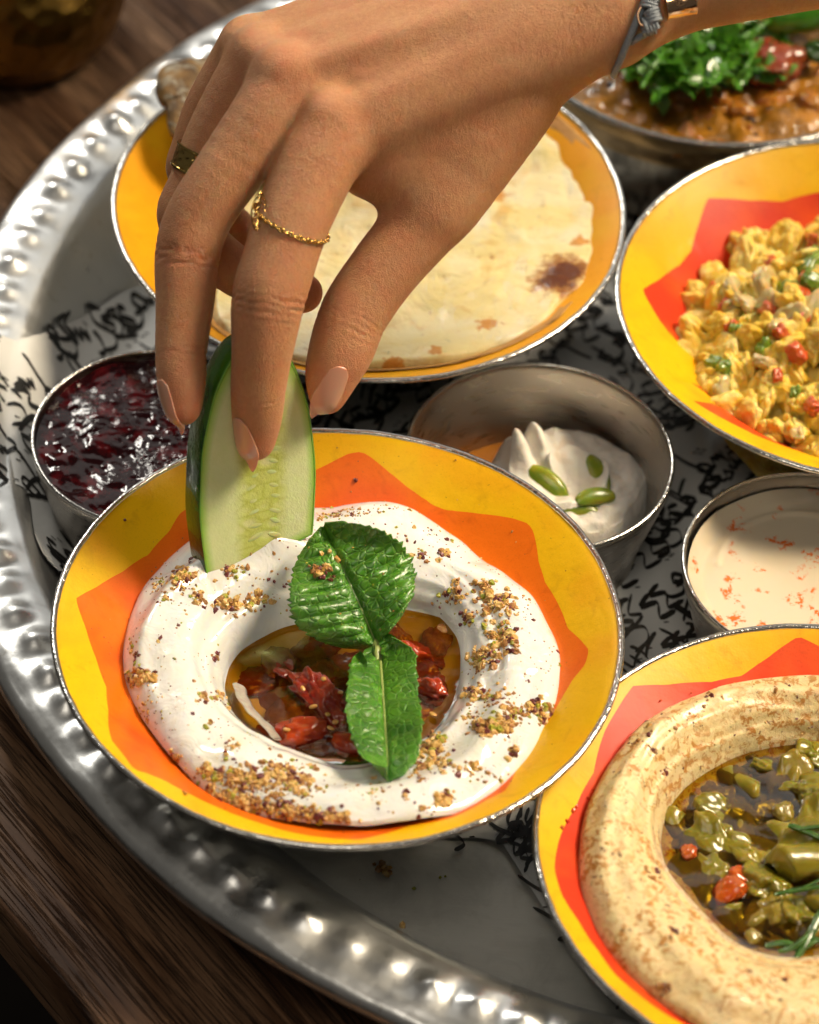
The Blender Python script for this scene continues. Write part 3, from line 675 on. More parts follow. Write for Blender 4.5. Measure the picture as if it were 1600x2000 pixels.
V, F, ax, sd_, nr, L = leaf('leaf', P(738, 1262, -.95), P(632, 1030, .55), rgt, 1.62, .0, .12, sag=lambda U: .35*np.sin(pi*U), seed=1, teeth=21, shape=[(0, .12), (.04, .48), (.12, .80), (.25, .98), (.42, 1), (.6, .90), (.75, .72), (.87, .48), (.95, .25), (1, .03)])
lf = mk('leaf', V, F, m_mint.m, mint); md = lf.modifiers.new('thick', 'SOLIDIFY'); md.thickness = .03*S; md.offset = -1
leaf1S = Surf(V, F)
v_, f_ = midrib(V, nr=nr); mk('midrib', v_, f_, m_stem.m, mint)
V, F, ax, sd_, nr, L = leaf('leaf', P(742, 1274, -1.0), P(760, 1532, -.35), rgt, .90, .1, .25, sag=lambda U: .18*np.sin(pi*U), seed=5, teeth=15, shape=[(0, .3), (.05, .78), (.12, .9), (.3, .95), (.5, 1), (.65, .96), (.8, .86), (.9, .72), (.97, .4), (1, .05)])
lf = mk('leaf', V, F, m_mint.m, mint); md = lf.modifiers.new('thick', 'SOLIDIFY'); md.thickness = .03*S; md.offset = -1
v_, f_ = midrib(V, nr=nr); mk('midrib', v_, f_, m_stem.m, mint)
v_, f_ = tube(smoothcurve([P(734, 1250, -.9), P(735, 1262, -.85), P(736, 1275, -.85), P(737, 1290, -.9)], 10), [.06, .08, .10, .11, .11, .11, .10, .09, .07, .06], 10); mk('stem', v_, f_, m_stem.m, mint)
for bx, by, tx, ty, hf in [(742, 1262, 775, 1248, .22), (732, 1264, 712, 1290, .14), (745, 1278, 770, 1262, .14)]:
    V, F, *_ = leaf('leaf', P(bx, by, -.8), P(tx, ty, -.65), rgt+upv*.5, hf, .1, .4, seed=tx, teeth=6); mk('small_leaf', V, F, m_mint.m, mint)
V, F, *_ = leaf('leaf', P(700, 1320, -.9), P(703, 1274, -.6), rgt, .2, .2, .5, seed=9, teeth=5); mk('small_leaf', V, F, m_mint.m, mint)
s_ = []
for _ in range(26):
    h, n_ = leaf1S.hit(rng.normal(632, 18), rng.normal(1112, 16))
    if h is not None: s_.append((h+n_*0+(-fwd)*.04, rng.uniform(.04, .12), rng.choice([0, 0, 3, 3, 1])))
for _ in range(22):
    h, n_ = leaf1S.hit(rng.uniform(590, 800), rng.uniform(1040, 1230))
    if h is not None: s_.append((h+(-fwd)*.03, rng.uniform(.012, .04), rng.choice([0, 3, 2])))
tag(crumbs_mesh('leaf_crumbs', s_), 'small clump of brown crumbs on the upper mint leaf', 'crumbs', kind='stuff')
# ================================================================== hummus bowl
m_hum = Mt('hummus', (.66, .46, .20), .38, 0, Coat_Weight=.35, Coat_Roughness=.15)
hn = m_hum.noise(4.2, 5, .72, .6); hk = m_hum.noise(.55, 2); c = m_hum.mix(m_hum.noise(.7, 3), (.82, .67, .38), (.78, .60, .30))
spice = m_hum.math('MULTIPLY', m_hum.ramp(hn, [(.515, 0), (.56, 1)]), m_hum.ramp(hk, [(.38, .2), (.54, 1)]))
c = m_hum.mix(m_hum.math('MULTIPLY', spice, .9), c, (.50, .20, .018))
c = m_hum.mix(m_hum.ramp(m_hum.noise(3.2, 4, .7), [(.62, 0), (.67, .9)]), c, (.15, .05, .010))
m_hum.set('Base Color', c); sss(m_hum, .5, (1, .6, .3), .06); m_hum.bump(m_hum.math('ADD', m_hum.noise(4, 5, .65), m_hum.math('MULTIPLY', m_hum.noise(1.1, 2), 2)), .05, 1)
hum_out = [(1132, 1660), (1140, 1600), (1165, 1540), (1200, 1480), (1245, 1430), (1290, 1400), (1350, 1370), (1420, 1345), (1500, 1332), (1600, 1330), (1750, 1360), (1900, 1450), (1980, 1600), (1960, 1780), (1850, 1960), (1700, 2060), (1500, 2060), (1400, 2030), (1300, 1970), (1220, 1900), (1165, 1820), (1135, 1740)]
hum_in = [(1292, 1650), (1305, 1590), (1340, 1545), (1400, 1505), (1470, 1475), (1560, 1462), (1680, 1480), (1800, 1540), (1850, 1640), (1830, 1740), (1750, 1820), (1650, 1862), (1580, 1876), (1500, 1870), (1440, 1850), (1390, 1810), (1350, 1765), (1310, 1715)]
ZH = -2.25
def crest_h(t): return .95+.12*np.sin(2*t+1)
def ridge_h(X, Y, th, T):
    p3 = np.stack([X, Y, 0*X], -1)
    return .10*fbm(p3*.8, 3, 7)*np.clip((T+.2)*5, 0, 1)+.03*np.sin(T*22-th*3+2*fbm(p3*.4, 2, 8))*np.clip(T*4, 0, 1)+.035*np.sin(T*46+2*fbm(p3*.5, 2, 9))*np.exp(-((T-.16)/.14)**2)*np.clip(T*8, 0, 1)
V, F, hc, ht, hri, hro = ring_food(hum, hum_out, hum_in, ZH, crest_h, (1580, 1680), -3.1, ridge_h, crest_t=.5)
he = empty('hummus', (hc[0], hc[1], -3.6), 'thick ring of beige hummus dusted with red spice in the corner bowl', 'hummus')
mk('hummus_ring', V, F, m_hum.m, he); HS = Surf(V, F)
m_oil2 = oil_mat('green_oil', (.60, .48, .10), .004)
pool('oil_pool', hc, ht, hri, ZH+.10, m_oil2, he, 1.07)
m_pg = wetfood('pickled_pepper', (.17, .155, .010), (.28, .22, .016), .28, .10, 1.6, .015, .6, .35)
m_po = wetfood('orange_pepper', (.50, .11, .008), (.42, .06, .006), .16, .08, 2, .02, .6, .6)
m_pb = wetfood('brown_pepper', (.22, .17, .015), (.28, .20, .02), .3, .06, 2, .03, .4, .5)
m_mass2 = wetfood('relish_pulp', (.14, .12, .008), (.24, .17, .012), .7, .05, 1.6, .02, .3, 0)
relh = empty('pepper_relish', (hc[0], hc[1], -3.1), 'glossy green pickled pepper pieces in oil filling the hummus well', 'relish')
def arc_chunk(seed, mat, R0=.5, w_=.20, hgt=.26, span=2.6):
    r = random.Random(seed); n, m = 26, 12; V = []
    for i in range(n):
        a = (i/(n-1)-.5)*span; e = min(1, .35+.25*min(i, n-1-i))
        for j in range(m):
            b = j/m*2*pi; cx_ = abs(cos(b))**.6*np.sign(cos(b)); sz = abs(sin(b))**.6*np.sign(sin(b))
            rr_ = R0*(1+.12*sin(3*a+seed))+w_*cx_*e
            V.append((rr_*cos(a)-R0*.6, rr_*sin(a), hgt*sz*e))
    V = np.array(V); V *= 1+.10*fbm(V*3+seed, 2, seed)[:, None]
    F = [list(f) for f in gridF(n, m, cv=True)]+[list(range(m))[::-1], [(n-1)*m+j for j in range(m)]]
    return mesh_of('pepper_chunk', V, F, mat)
pm = [arc_chunk(1, m_pg, .40, .24, .30, 1.9), mesh_of('pepper_chunk', *blob(4, (.50, .36, .22), .26, 1.6, 33, 3.4), m_pg), mesh_of('pepper_chunk', *blob(4, (.52, .40, .26), .24, 1.5, 31, 3.2), m_pg), arc_chunk(3, m_pg, .46, .22, .34, 2.1), mesh_of('pepper_chunk', *blob(4, (.45, .34, .24), .28, 1.7, 32, 3.4), m_pg), mesh_of('pepper_chunk', *blob(4, (.42, .30, .2), .3, 1.7, 34, 3.0), m_pb)]
rq = np.linspace(.01, 1, 50); X_ = hri[:, None]*.93*rq*np.cos(ht)[:, None]; Y_ = hri[:, None]*.93*rq*np.sin(ht)[:, None]; q3 = np.stack([X_, Y_, 0*X_], -1)
mk('pulp', np.stack([hc[0]+X_, hc[1]+Y_, ZH-.12-.35*rq[None]**4+.28*fbm(q3*1.3, 3, 27)], -1).reshape(-1, 3), gridF(len(ht), 50, cu=True), m_mass2, relh)
R_ = random.Random(5); sp = []
for px, py, s, z in [(1345, 1690, .95, 0), (1395, 1665, 1.1, .1), (1465, 1665, .9, .05), (1430, 1630, .9, -.1), (1500, 1610, .8, -.1), (1530, 1540, 1.2, .0), (1480, 1570, .8, -.2), (1585, 1540, 1.0, .15), (1545, 1665, 1.1, .12), (1570, 1720, 1.25, .15), (1490, 1720, 1.0, .1), (1500, 1790, 1.2, .1), (1450, 1790, 1.0, 0), (1550, 1780, 1.0, .1), (1380, 1740, .9, 0),
                     (1330, 1625, .7, .0), (1350, 1590, .7, .0), (1385, 1560, .75, .05), (1440, 1525, .8, .05), (1500, 1505, .8, .05), (1410, 1600, .8, .1), (1465, 1545, .7, .1), (1560, 1500, .8, .05), (1330, 1640, .8, -.1), (1360, 1600, .8, -.2), (1420, 1560, .8, -.25), (1620, 1620, 1.1, .1), (1650, 1700, 1.1, .1), (1700, 1600, 1.1, .1), (1720, 1700, 1.1, .1), (1640, 1790, 1.1, .1), (1560, 1840, .8, 0), (1600, 1480, .9, 0), (1680, 1530, 1., 0), (1400, 1780, .7, -.1), (1520, 1845, .7, 0), (1610, 1660, .9, .2), (1450, 1700, .7, 0)]:
    sp.append((P(px, py, ZH-.38+z), (R_.uniform(-.5, .5), R_.uniform(-.5, .5), R_.uniform(0, 6)), s*1.75))
chunks_into(relh, 'pepper_chunk', pm, sp)
om = [mesh_of('orange_piece', *blob(3, (.42, .34, .24), .22, 1.2, 41, 2.6), m_po), mesh_of('orange_piece', *blob(3, (.34, .3, .24), .22, 1.2, 42, 2.6), m_pb)]
for px, py, s, k in [(1425, 1740, 1, 0), (1450, 1715, .8, 0), (1345, 1665, .6, 0), (1530, 1590, .8, 1), (1560, 1620, .7, 1), (1600, 1750, .8, 0), (1470, 1830, .6, 1)]:
    put('orange_piece', om[k], P(px, py, ZH+.06), (R_.uniform(-.4, .4), R_.uniform(-.4, .4), R_.uniform(0, 6)), s, relh)
m_herb = wetfood('dark_herb', (.030, .085, .012), (.06, .15, .02), .25, .03, 4, .01, .3, .5)
def sprig(label, segs, rad=.055, cat='herb'):
    root = None
    for k, (pts, z0, z1, r) in enumerate(segs):
        q = [P(x, y, z0+(z1-z0)*i/(len(pts)-1)) for i, (x, y) in enumerate(pts)]
        if root is None: root = empty('herb_sprig', q[0], label, cat, 'dark herb sprigs on the pepper relish')
        c_ = smoothcurve(q, 14); v_, f_ = tube(c_, r*np.sin(np.linspace(.35, pi-.25, 14))**.5, 7, flat=.7)
        mk('needle', v_, f_, m_herb, root)
sprig('short dark green herb sprig at the frame edge, upper of the three on the relish', [([(1540, 1612), (1570, 1622), (1620, 1645)], -1.75, -1.75, .10), ([(1560, 1620), (1590, 1615), (1640, 1612)], -1.7, -1.6, .06)])
sprig('thin green herb sprig lying left to right in the middle of the relish', [([(1512, 1747), (1550, 1740), (1600, 1732), (1660, 1730)], -1.75, -1.7, .08), ([(1560, 1738), (1600, 1720), (1640, 1690)], -1.7, -1.6, .05)])
sprig('branched dark green herb sprig at the lower edge of the relish', [([(1495, 1848), (1530, 1842), (1565, 1850), (1600, 1835)], -1.9, -1.7, .10), ([(1555, 1872), (1575, 1840), (1600, 1790), (1625, 1760)], -1.8, -1.55, .12), ([(1520, 1858), (1550, 1850), (1590, 1815)], -1.8, -1.6, .08), ([(1585, 1830), (1610, 1840), (1660, 1850)], -1.7, -1.7, .07)])
sp = []
for _ in range(260):
    k = rng.integers(len(ht)); r = hri[k]+(hro[k]-hri[k])*rng.uniform(.03, .97); h, nn = HS.down(hc[0]+r*cos(ht[k]), hc[1]+r*sin(ht[k]))
    if h is None: continue
    sz = rng.uniform(.012, .04)*(2.0 if rng.random() < .05 else 1); sp.append((h+nn*sz*.2, sz, rng.choice([3, 1, 3, 0])))
for px, py in [(1283, 1466), (1267, 1430), (1297, 1505), (1380, 1362), (1236, 1448), (1300, 1935), (1290, 1925), (1270, 1705), (1320, 1820), (1280, 1710)]:
    for _ in range(5):
        h, nn = HS.hit(px+rng.normal(0, 6), py+rng.normal(0, 5))
        if h is not None: sp.append((h+nn*.02, rng.uniform(.03, .09), rng.choice([3, 1])))
tag(crumbs_mesh('spice_flakes', sp), 'dark pepper and spice flakes scattered on the hummus ring', 'spice', kind='stuff')
m_red = wetfood('red_sauce', (.55, .05, .012), (.62, .10, .02), .2, .04, 3, .01)
s_ = [(on_bowl(hum, x, y)+np.array([0, 0, .03]), s, 0) for x, y, s in [(1120, 1585, .07), (1108, 1605, .05), (1098, 1618, .05), (1125, 1578, .05), (1150, 1560, .05), (1160, 1545, .03), (1290, 1370, .03), (1350, 1355, .03)]]
tag(crumbs_mesh('sauce_drops', s_, mats=[m_red]), 'small red sauce drops on the lining left of the hummus ring', 'sauce', kind='stuff')

# ================================================================== scrambled eggs
m_egg = Mt('egg_curd', (.74, .50, .07), .42, 0, Coat_Weight=.2, Coat_Roughness=.2)
m_egg.set('Base Color', m_egg.mix(m_egg.ramp(m_egg.noise(1.5, 4, .6), [(.38, 0), (.62, 1)]), (.82, .66, .20), (.76, .50, .035))); sss(m_egg, .9, (1, .7, .3), .12); m_egg.bump(m_egg.noise(5, 4, .6), .06, 1)
m_wo = wetfood('cooked_onion', (.60, .50, .26), (.58, .42, .16), .2, .15, 2, .02, .8)
m_rt = wetfood('red_pepper_bit', (.50, .07, .015), (.62, .17, .04), .3, .08, 2, .02)
m_gp = wetfood('green_pepper_bit', (.09, .17, .012), (.24, .33, .03), .3, .06, 2, .02)
eg = empty('scrambled_eggs', (egg.x, egg.y, -3.5), 'heap of yellow scrambled eggs with onion, tomato and green pepper', 'eggs')
R_ = random.Random(9)
nb = 44; t = np.linspace(0, 2*pi, 120, endpoint=False); rr_ = np.linspace(.01, 1, 40)
RR = 5.1*rr_[None]*(1+.04*np.sin(5*t)[:, None]); X = RR*np.cos(t)[:, None]; Y = RR*np.sin(t)[:, None]
def eggh(r): return -2.0+1.75*(1-(np.clip(r/5.3, 0, 1))**2.2)
Z = eggh(RR)-.4+.3*fbm(np.stack([X, Y, 0*X], -1)*1.1, 3, 3)
mk('egg_mass', np.stack([X+egg.x, Y+egg.y, Z], -1).reshape(-1, 3), gridF(120, 40, cu=True), m_egg.m, eg)
em = []
for s in range(10):
    V, F = ico(4); d = 1+.40*fbm(V*1.2+s*9, 2, s)+.12*np.abs(fbm(V*3.0+s*5, 2, s+3))+.03*fbm(V*8+s, 2, s)
    em.append(mesh_of('egg_curd', V*d[:, None]*np.array([.78, .58, .36]), F, m_egg.m))
cnt = 0
for _ in range(900):
    a = R_.uniform(0, 2*pi); r = 5.0*sqrt(R_.random()); x, y = egg.x+r*cos(a), egg.y+r*sin(a); z = eggh(r)+R_.uniform(-.15, .25)
    q = proj((x, y, z))
    if q[0] > 1680: continue
    put('egg_curd', em[R_.randrange(9)], (x, y, z), (R_.uniform(0, 6), R_.uniform(0, 6), R_.uniform(0, 6)), R_.uniform(.4, .95), eg); cnt += 1
    if cnt >= 230: break
def bit(name, mat, px, py, dims, z=None, rot=None, seed=0, pw=4.5):
    q0 = P(px, py, -1)
    for _ in range(8):
        r = np.hypot(q0[0]-egg.x, q0[1]-egg.y); q0 = P(px, py, float(eggh(r))+(.48 if z is None else z))
    put(name, mesh_of(name, *blob(3, dims, .22, 1.6, seed, pw), mat), q0, rot or (R_.uniform(-.9, .9), R_.uniform(-.9, .9), R_.uniform(0, 6)), 1, eg)
for k, (px, py, d) in enumerate([(1440, 575, .5), (1500, 560, .55), (1425, 595, .4), (1460, 592, .45), (1500, 590, .4), (1545, 620, .5), (1495, 710, .42), (1420, 755, .45), (1590, 600, .5), (1395, 470, .3), (1460, 450, .3), (1530, 640, .4), (1560, 850, .3)]): bit('onion_piece', m_wo, px, py, (d*.95, d*.7, .18), seed=60+k)
for k, (px, py, d) in enumerate([(1355, 505, .40), (1370, 512, .36), (1506, 515, .22), (1420, 592, .26), (1396, 570, .3), (1500, 605, .26), (1545, 600, .34), (1528, 655, .32), (1590, 470, .4), (1575, 545, .3), (1410, 605, .2), (1585, 790, .36), (1555, 690, .3), (1560, 625, .3), (1565, 575, .3), (1520, 735, .2), (1430, 640, .2)]): bit('tomato_piece', m_rt, px, py, (d, d*.6, .2), seed=90+k)
for k, (px, py, d) in enumerate([(1585, 515, .55), (1595, 555, .45), (1545, 568, .32), (1418, 718, .45), (1400, 712, .3), (1440, 645, .22), (1495, 678, .2), (1530, 565, .22), (1555, 770, .2)]): bit('pepper_piece', m_gp, px, py, (d, d*.6, .24), seed=130+k)
s_ = [(on_bowl(egg, 1490+a, 840+b)+np.array([0, 0, .04]), s, 0) for a, b, s in [(0, 0, .14), (12, -4, .13), (25, -2, .12), (38, 2, .08), (14, 12, .10), (18, 20, .07), (-8, 4, .08)]]
tag(crumbs_mesh('tomato_scraps', s_, mats=[m_rt]), 'small red tomato scraps stuck on the yellow lining of the egg bowl', 'tomato', kind='stuff')

# ================================================================== cheese flatbread
m_ch = Mt('melted_cheese', (.72, .62, .34), .28, 0, Coat_Weight=.15, Coat_Roughness=.2, Specular_IOR_Level=.35)
a1 = m_ch.noise(.9, 5, .6, .4); a2 = m_ch.noise(.45, 3, .5, .8); a3 = m_ch.noise(2.2, 4, .65, .3); a4 = m_ch.noise(1.5, 5, .7, 2.0, m_ch.vec((1, 1.6, 1), (0, 0, .5)))
c = m_ch.mix(m_ch.ramp(a2, [(.38, 0), (.62, 1)]), (.80, .74, .52), (.76, .64, .30))
c = m_ch.mix(m_ch.ramp(a1, [(.55, 0), (.70, .65)]), c, (.58, .32, .06))
c = m_ch.mix(m_ch.ramp(a3, [(.64, 0), (.72, .8)]), c, (.34, .09, .012))
c = m_ch.mix(m_ch.ramp(a4, [(.64, 0), (.70, .6)]), c, (.26, .27, .17))
def spot(px, py, rad, sq=1.0):    # browned blister at a given place on the bread
    q = P(px, py, -.55)-np.array([bread.x, bread.y, 0])
    d = m_ch.node('ShaderNodeVectorMath', 1, {'operation': 'DISTANCE'}, i0=m_ch.node('ShaderNodeMix', 1, {'data_type': 'VECTOR'}, i0=.22, i4=m_ch.vec(), i5=m_ch.noise(1.2, 4, .6, 0, out=1)), i1=tuple(np.array([q[0]*.78+.11, q[1]*.78+.11, .0])))
    return m_ch.ramp(d, [(rad*.045, 1), (rad*.085, 0)]) if False else d
def spot_mask(px, py, rad):
    q = P(px, py, -.55)-np.array([bread.x, bread.y, 0])
    sx = m_ch.n.new('ShaderNodeSeparateXYZ'); m_ch.t.links.new(m_ch.vec(), sx.inputs[0])
    dx = m_ch.math('SUBTRACT', sx.outputs[0], float(q[0])); dy = m_ch.math('SUBTRACT', sx.outputs[1], float(q[1]))
    d2 = m_ch.math('SQRT', m_ch.math('ADD', m_ch.math('MULTIPLY', dx, dx), m_ch.math('MULTIPLY', dy, dy)))
    d2 = m_ch.math('ADD', m_ch.math('DIVIDE', d2, rad), m_ch.math('MULTIPLY', m_ch.math('SUBTRACT', m_ch.noise(1.6 if rad > .5 else 4.5, 5, .65), .5), 1.7 if rad > .5 else 2.8))
    return d2
for px, py, rad, k in [(1095, 548, .95, 1), (975, 372, .35, 0), (1160, 370, .32, 1), (1130, 476, .26, 0), (985, 270, .2, 0), (1130, 320, .25, 0), (950, 635, .30, 0), (1130, 290, .3, 0), (850, 690, .2, 0), (770, 715, .3, 0)]:
    d2 = spot_mask(px, py, rad)
    c = m_ch.mix(m_ch.ramp(d2, [(.7, .9), (1.5, 0)]), c, (.58, .24, .025))
    if k: c = m_ch.mix(m_ch.ramp(d2, [(.50, 1), (.95, 0)]), c, (.12, .030, .004))
m_ch.set('Base Color', c); sss(m_ch, .35, (1, .7, .4), .08)
m_ch.bump(m_ch.math('ADD', m_ch.math('MULTIPLY', m_ch.noise(1.0, 4, .55, .5), 2.2), m_ch.math('MULTIPLY', m_ch.noise(6, 3, .6), .25)), .09, 1)
m_cru = Mt('bread_crust', (.55, .27, .06), .55); m_cru.set('Base Color', m_cru.mix(m_cru.noise(1.5, 4, .6), (.62, .34, .08), (.36, .14, .03))); m_cru.bump(m_cru.noise(3, 4), .06, 1)
fb = empty('cheese_flatbread', (bread.x, bread.y, -1.5), 'round flatbread covered with melted cheese and browned spots in the amber bowl', 'bread')
n, m = 260, 90; t = np.arange(n)/n*2*pi; rr_ = np.linspace(.005, 1, m)
bo = [(430, 560), (440, 640), (520, 690), (600, 708), (700, 716), (800, 714), (900, 700), (980, 672), (1050, 632), (1075, 602), (1130, 570), (1165, 520), (1178, 460), (1180, 400), (1165, 340), (1135, 280), (1080, 240), (1000, 190), (860, 150), (700, 150), (560, 190), (470, 260), (420, 350), (405, 450)]
q = np.array([P(x, y, -.75) for x, y in bo]); bt, br_ = polar_curve(q, np.array([bread.x, bread.y]), n)
nz = vnoise(np.stack([np.cos(bt)*5, np.sin(bt)*5, 0*bt], -1), 5); br_ = br_*(1+.02*nz); br_ = np.minimum(br_*1.05, 6.6)
X = br_[:, None]*rr_*np.cos(bt)[:, None]; Y = br_[:, None]*rr_*np.sin(bt)[:, None]; p3 = np.stack([X, Y, 0*X], -1)
Z = -.46-.75*(1-rr_[None]**2)*.5+.12*fbm(p3*.5, 3, 11)+.07*np.abs(fbm(p3*1.2, 3, 12))+.10*np.clip((rr_[None]-.9)/.1, 0, 1)*nz[:, None]
Z = Z-.35*np.clip((rr_[None]-.965)/.035, 0, 1)**2
V = np.stack([X+bread.x, Y+bread.y, Z], -1).reshape(-1, 3); mk('cheese_top', V, gridF(n, m, cu=True), m_ch.m, fb); BS = Surf(V, gridF(n, m, cu=True))
cr = []
for k, (sc_, z) in enumerate([(1.0, -.95), (1.035, -.80), (1.045, -.95), (1.02, -1.15), (.8, -1.5), (.1, -1.6)]): cr.append(np.stack([bread.x+br_*sc_*np.cos(bt), bread.y+br_*sc_*np.sin(bt), z+.07*nz*(k < 3)+0*bt], -1))
V = np.stack(cr, 1).reshape(-1, 3); V[:, 2] = np.maximum(V[:, 2], bread.z+zin(np.hypot(V[:, 0]-bread.x, V[:, 1]-bread.y)/bread.k)*bread.kz+.03)
mk('crust', V, gridF(n, 6, cu=True), m_cru.m, fb)

# floury dark bread behind the hand
m_fb = Mt('charred_bread', (.35, .22, .08), .7)
c = m_fb.mix(m_fb.ramp(m_fb.noise(1.1, 4, .6), [(.4, 0), (.6, 1)]), (.26, .15, .05), (.06, .028, .010)); c = m_fb.mix(m_fb.ramp(m_fb.noise(2.2, 5, .75, .5), [(.50, 0), (.60, .9)]), c, (.34, .31, .24)); m_fb.set('Base Color', c); m_fb.bump(m_fb.noise(2.5, 4), .12, 1)
n, m = 120, 60; U, W = np.meshgrid(np.linspace(0, 1, n), np.linspace(0, 1, m), indexing='ij')
A0 = P(520, 245, .1); L = []
for u, w_ in zip(U.ravel(), W.ravel()): L.append((u, w_))
L = np.array(L); ang_ = L[:, 0]*2*pi; r_ = np.sqrt(L[:, 1])
ox, oy = np.cos(ang_)*3.0*r_, np.sin(ang_)*2.0*r_
wv = 1+.06*np.sin(ang_*3+1)+.04*np.sin(ang_*7)
p3 = np.stack([ox, oy, 0*ox], -1)
Zb = .35*np.sin(ox*1.5)+.25*fbm(p3*.7, 3, 21)+.4*(oy/2.6)
V = np.stack([A0[0]+ox*wv, A0[1]+oy*wv, A0[2]+.5+Zb-.25*(r_ > .97)], -1)
fbo = mk('charred_flatbread', V, gridF(n, m, cu=True), m_fb.m, origin=A0); tag(fbo, 'dark charred bread dusted with flour behind the fingers at the rear left bowl rim', 'bread')
md = fbo.modifiers.new('thick', 'SOLIDIFY'); md.thickness = .45*S; md.offset = -1

# ================================================================== jam, cream, tahini
def disc(c, dz, n=200, m=80, f=None, gap=0.0):
    R = cup_r(c, dz)-gap; t = np.arange(n)/n*2*pi; rr_ = np.linspace(.003, 1, m)
    X = R*rr_*np.cos(t)[:, None]; Y = R*rr_*np.sin(t)[:, None]; Z = c['z']+dz+f(X, Y, rr_[None]+0*X)
    return np.stack([X+c['x'], Y+c['y'], Z], -1).reshape(-1, 3), gridF(n, m, cu=True)
m_jam = Mt('berry_jam', (.030, .001, .004), .10, 0, IOR=1.38, Coat_Weight=.25, Coat_Roughness=.03)
m_jam.set('Base Color', m_jam.mix(m_jam.ramp(m_jam.noise(1.6, 4, .6), [(.5, 0), (.7, 1)]), (.022, .0006, .002), (.15, .003, .006)))
m_jam.bump(m_jam.math('MULTIPLY', m_jam.noise(4.5, 3, .55, .6), m_jam.ramp(m_jam.noise(.55, 2), [(.42, .05), (.60, 1)])), .045, 1)
V, F = disc(jam, -.28, 220, 110, lambda X, Y, r: .07*fbm(np.stack([X, Y, 0*X], -1)*1.2, 3, 31)+.05*np.clip(r-.93, 0, 1)/.07+.02*fbm(np.stack([X, Y, 0*X], -1)*4.5, 2, 33))
tag(mk('berry_jam', V, F, m_jam.m), 'glossy dark red berry jam filling the left steel cup', 'jam')

m_crm = Mt('thick_cream', (.80, .74, .64), .45); sss(m_crm, .6, (1, .8, .6), .08)
m_crm.set('Base Color', m_crm.mix(m_crm.ramp(m_crm.noise(.9, 4, .6, .5), [(.60, 0), (.76, .6)]), (.82, .77, .68), (.62, .42, .20))); m_crm.bump(m_crm.noise(2.5, 4, .6), .06, 1)
m_syr = Mt('date_syrup', (.34, .12, .015), .06, 0, Coat_Weight=.5)
V, F = disc(cream, -2.35, 100, 30, lambda X, Y, r: .04*np.clip(r-.93, 0, 1)/.07)
cz = empty('cream_with_syrup', (cream['x'], cream['y'], cream['z']-2.5), 'folded white cream in brown syrup inside the middle steel cup', 'cream')
mk('syrup', V, F, m_syr.m, cz)
n, m = 240, 110; t = np.arange(n)/n*2*pi; rr_ = np.linspace(.004, 1, m)
cc = P(1110, 930, -2.9)[:2]; 
RX = 2.35+.12*np.sin(2*t+.4)+.07*np.sin(5*t); q = rr_[None]
X = RX[:, None]*q*np.cos(t)[:, None]; Y = RX[:, None]*q*np.sin(t)[:, None]*.98; p3 = np.stack([X, Y, 0*X], -1)
th = t[:, None]+0*q
Z = 1.55*(1-q**4)**.5*np.ones_like(X)
sp_ = (np.degrees(th) % 360)/360; band = (q*2.2+sp_*1.0) % 1
Z = Z+.30*(band-.5)*np.clip((1-q)*4, 0, 1)*np.clip(q*3, 0, 1)
rid = np.exp(-(((X+.9)+.35*np.sin(Y*2))/.85)**2)*np.exp(-((Y-.75)/.75)**2)
Z = Z+rid*(.45+.60*np.abs(np.sin((X*.9+Y*.45)*4.2))**1.4)+.06*fbm(p3*3, 2, 51)*(q < .85)
Z = Z-.35*np.exp(-((X-.1)**2+(Y+.2)**2)/.35)
V = np.stack([X+cc[0], Y+cc[1], cream['z']-2.75+Z], -1).reshape(-1, 3)
mk('cream_fold', V, gridF(n, m, cu=True), m_crm.m, cz); CS = Surf(V, gridF(n, m, cu=True))
m_pis = wetfood('pistachio', (.16, .25, .012), (.34, .33, .02), .3, .08, 1.6, .01, .5, .4)
def pist(label, px, py, L, wd, rot, seed, hh=.13):
    h, nn = CS.hit(px, py)
    if h is None: h = P(px, py, -3)
    U = np.linspace(0, pi, 26); V = []
    for u in U:
        r = sin(u)**.75
        for k in range(12):
            a = k/12*2*pi; V.append((-cos(u)*L, wd*r*cos(a)+.12*L*(1-cos(u)**2)-.06, hh*r*sin(a)*(1 if sin(a) > 0 else .6)))
    V = np.array(V)
    ob = put('pistachio_slice', mesh_of('pistachio_slice', V, gridF(26, 12, cv=True), m_pis), h+nn*.06, rot); tag(ob, label, 'nut', 'pistachio slices on the cream')
pist('largest green pistachio half on the cream, beside the rim of the front bowl', 1066, 946, .78, .42, (.95, .25, radians(-33)), 1, .24)
pist('narrow green pistachio slice on the cream, farthest from the front bowl', 1165, 922, .66, .27, (.7, .2, radians(-62)), 2)
pist('short pistachio slice with a yellow cut face, rightmost on the cream', 1165, 972, .58, .25, (.5, .1, radians(22)), 3)
pist('pale green pistachio slice on the cream, nearest to the viewer', 1128, 997, .68, .22, (.5, .1, radians(2)), 4)

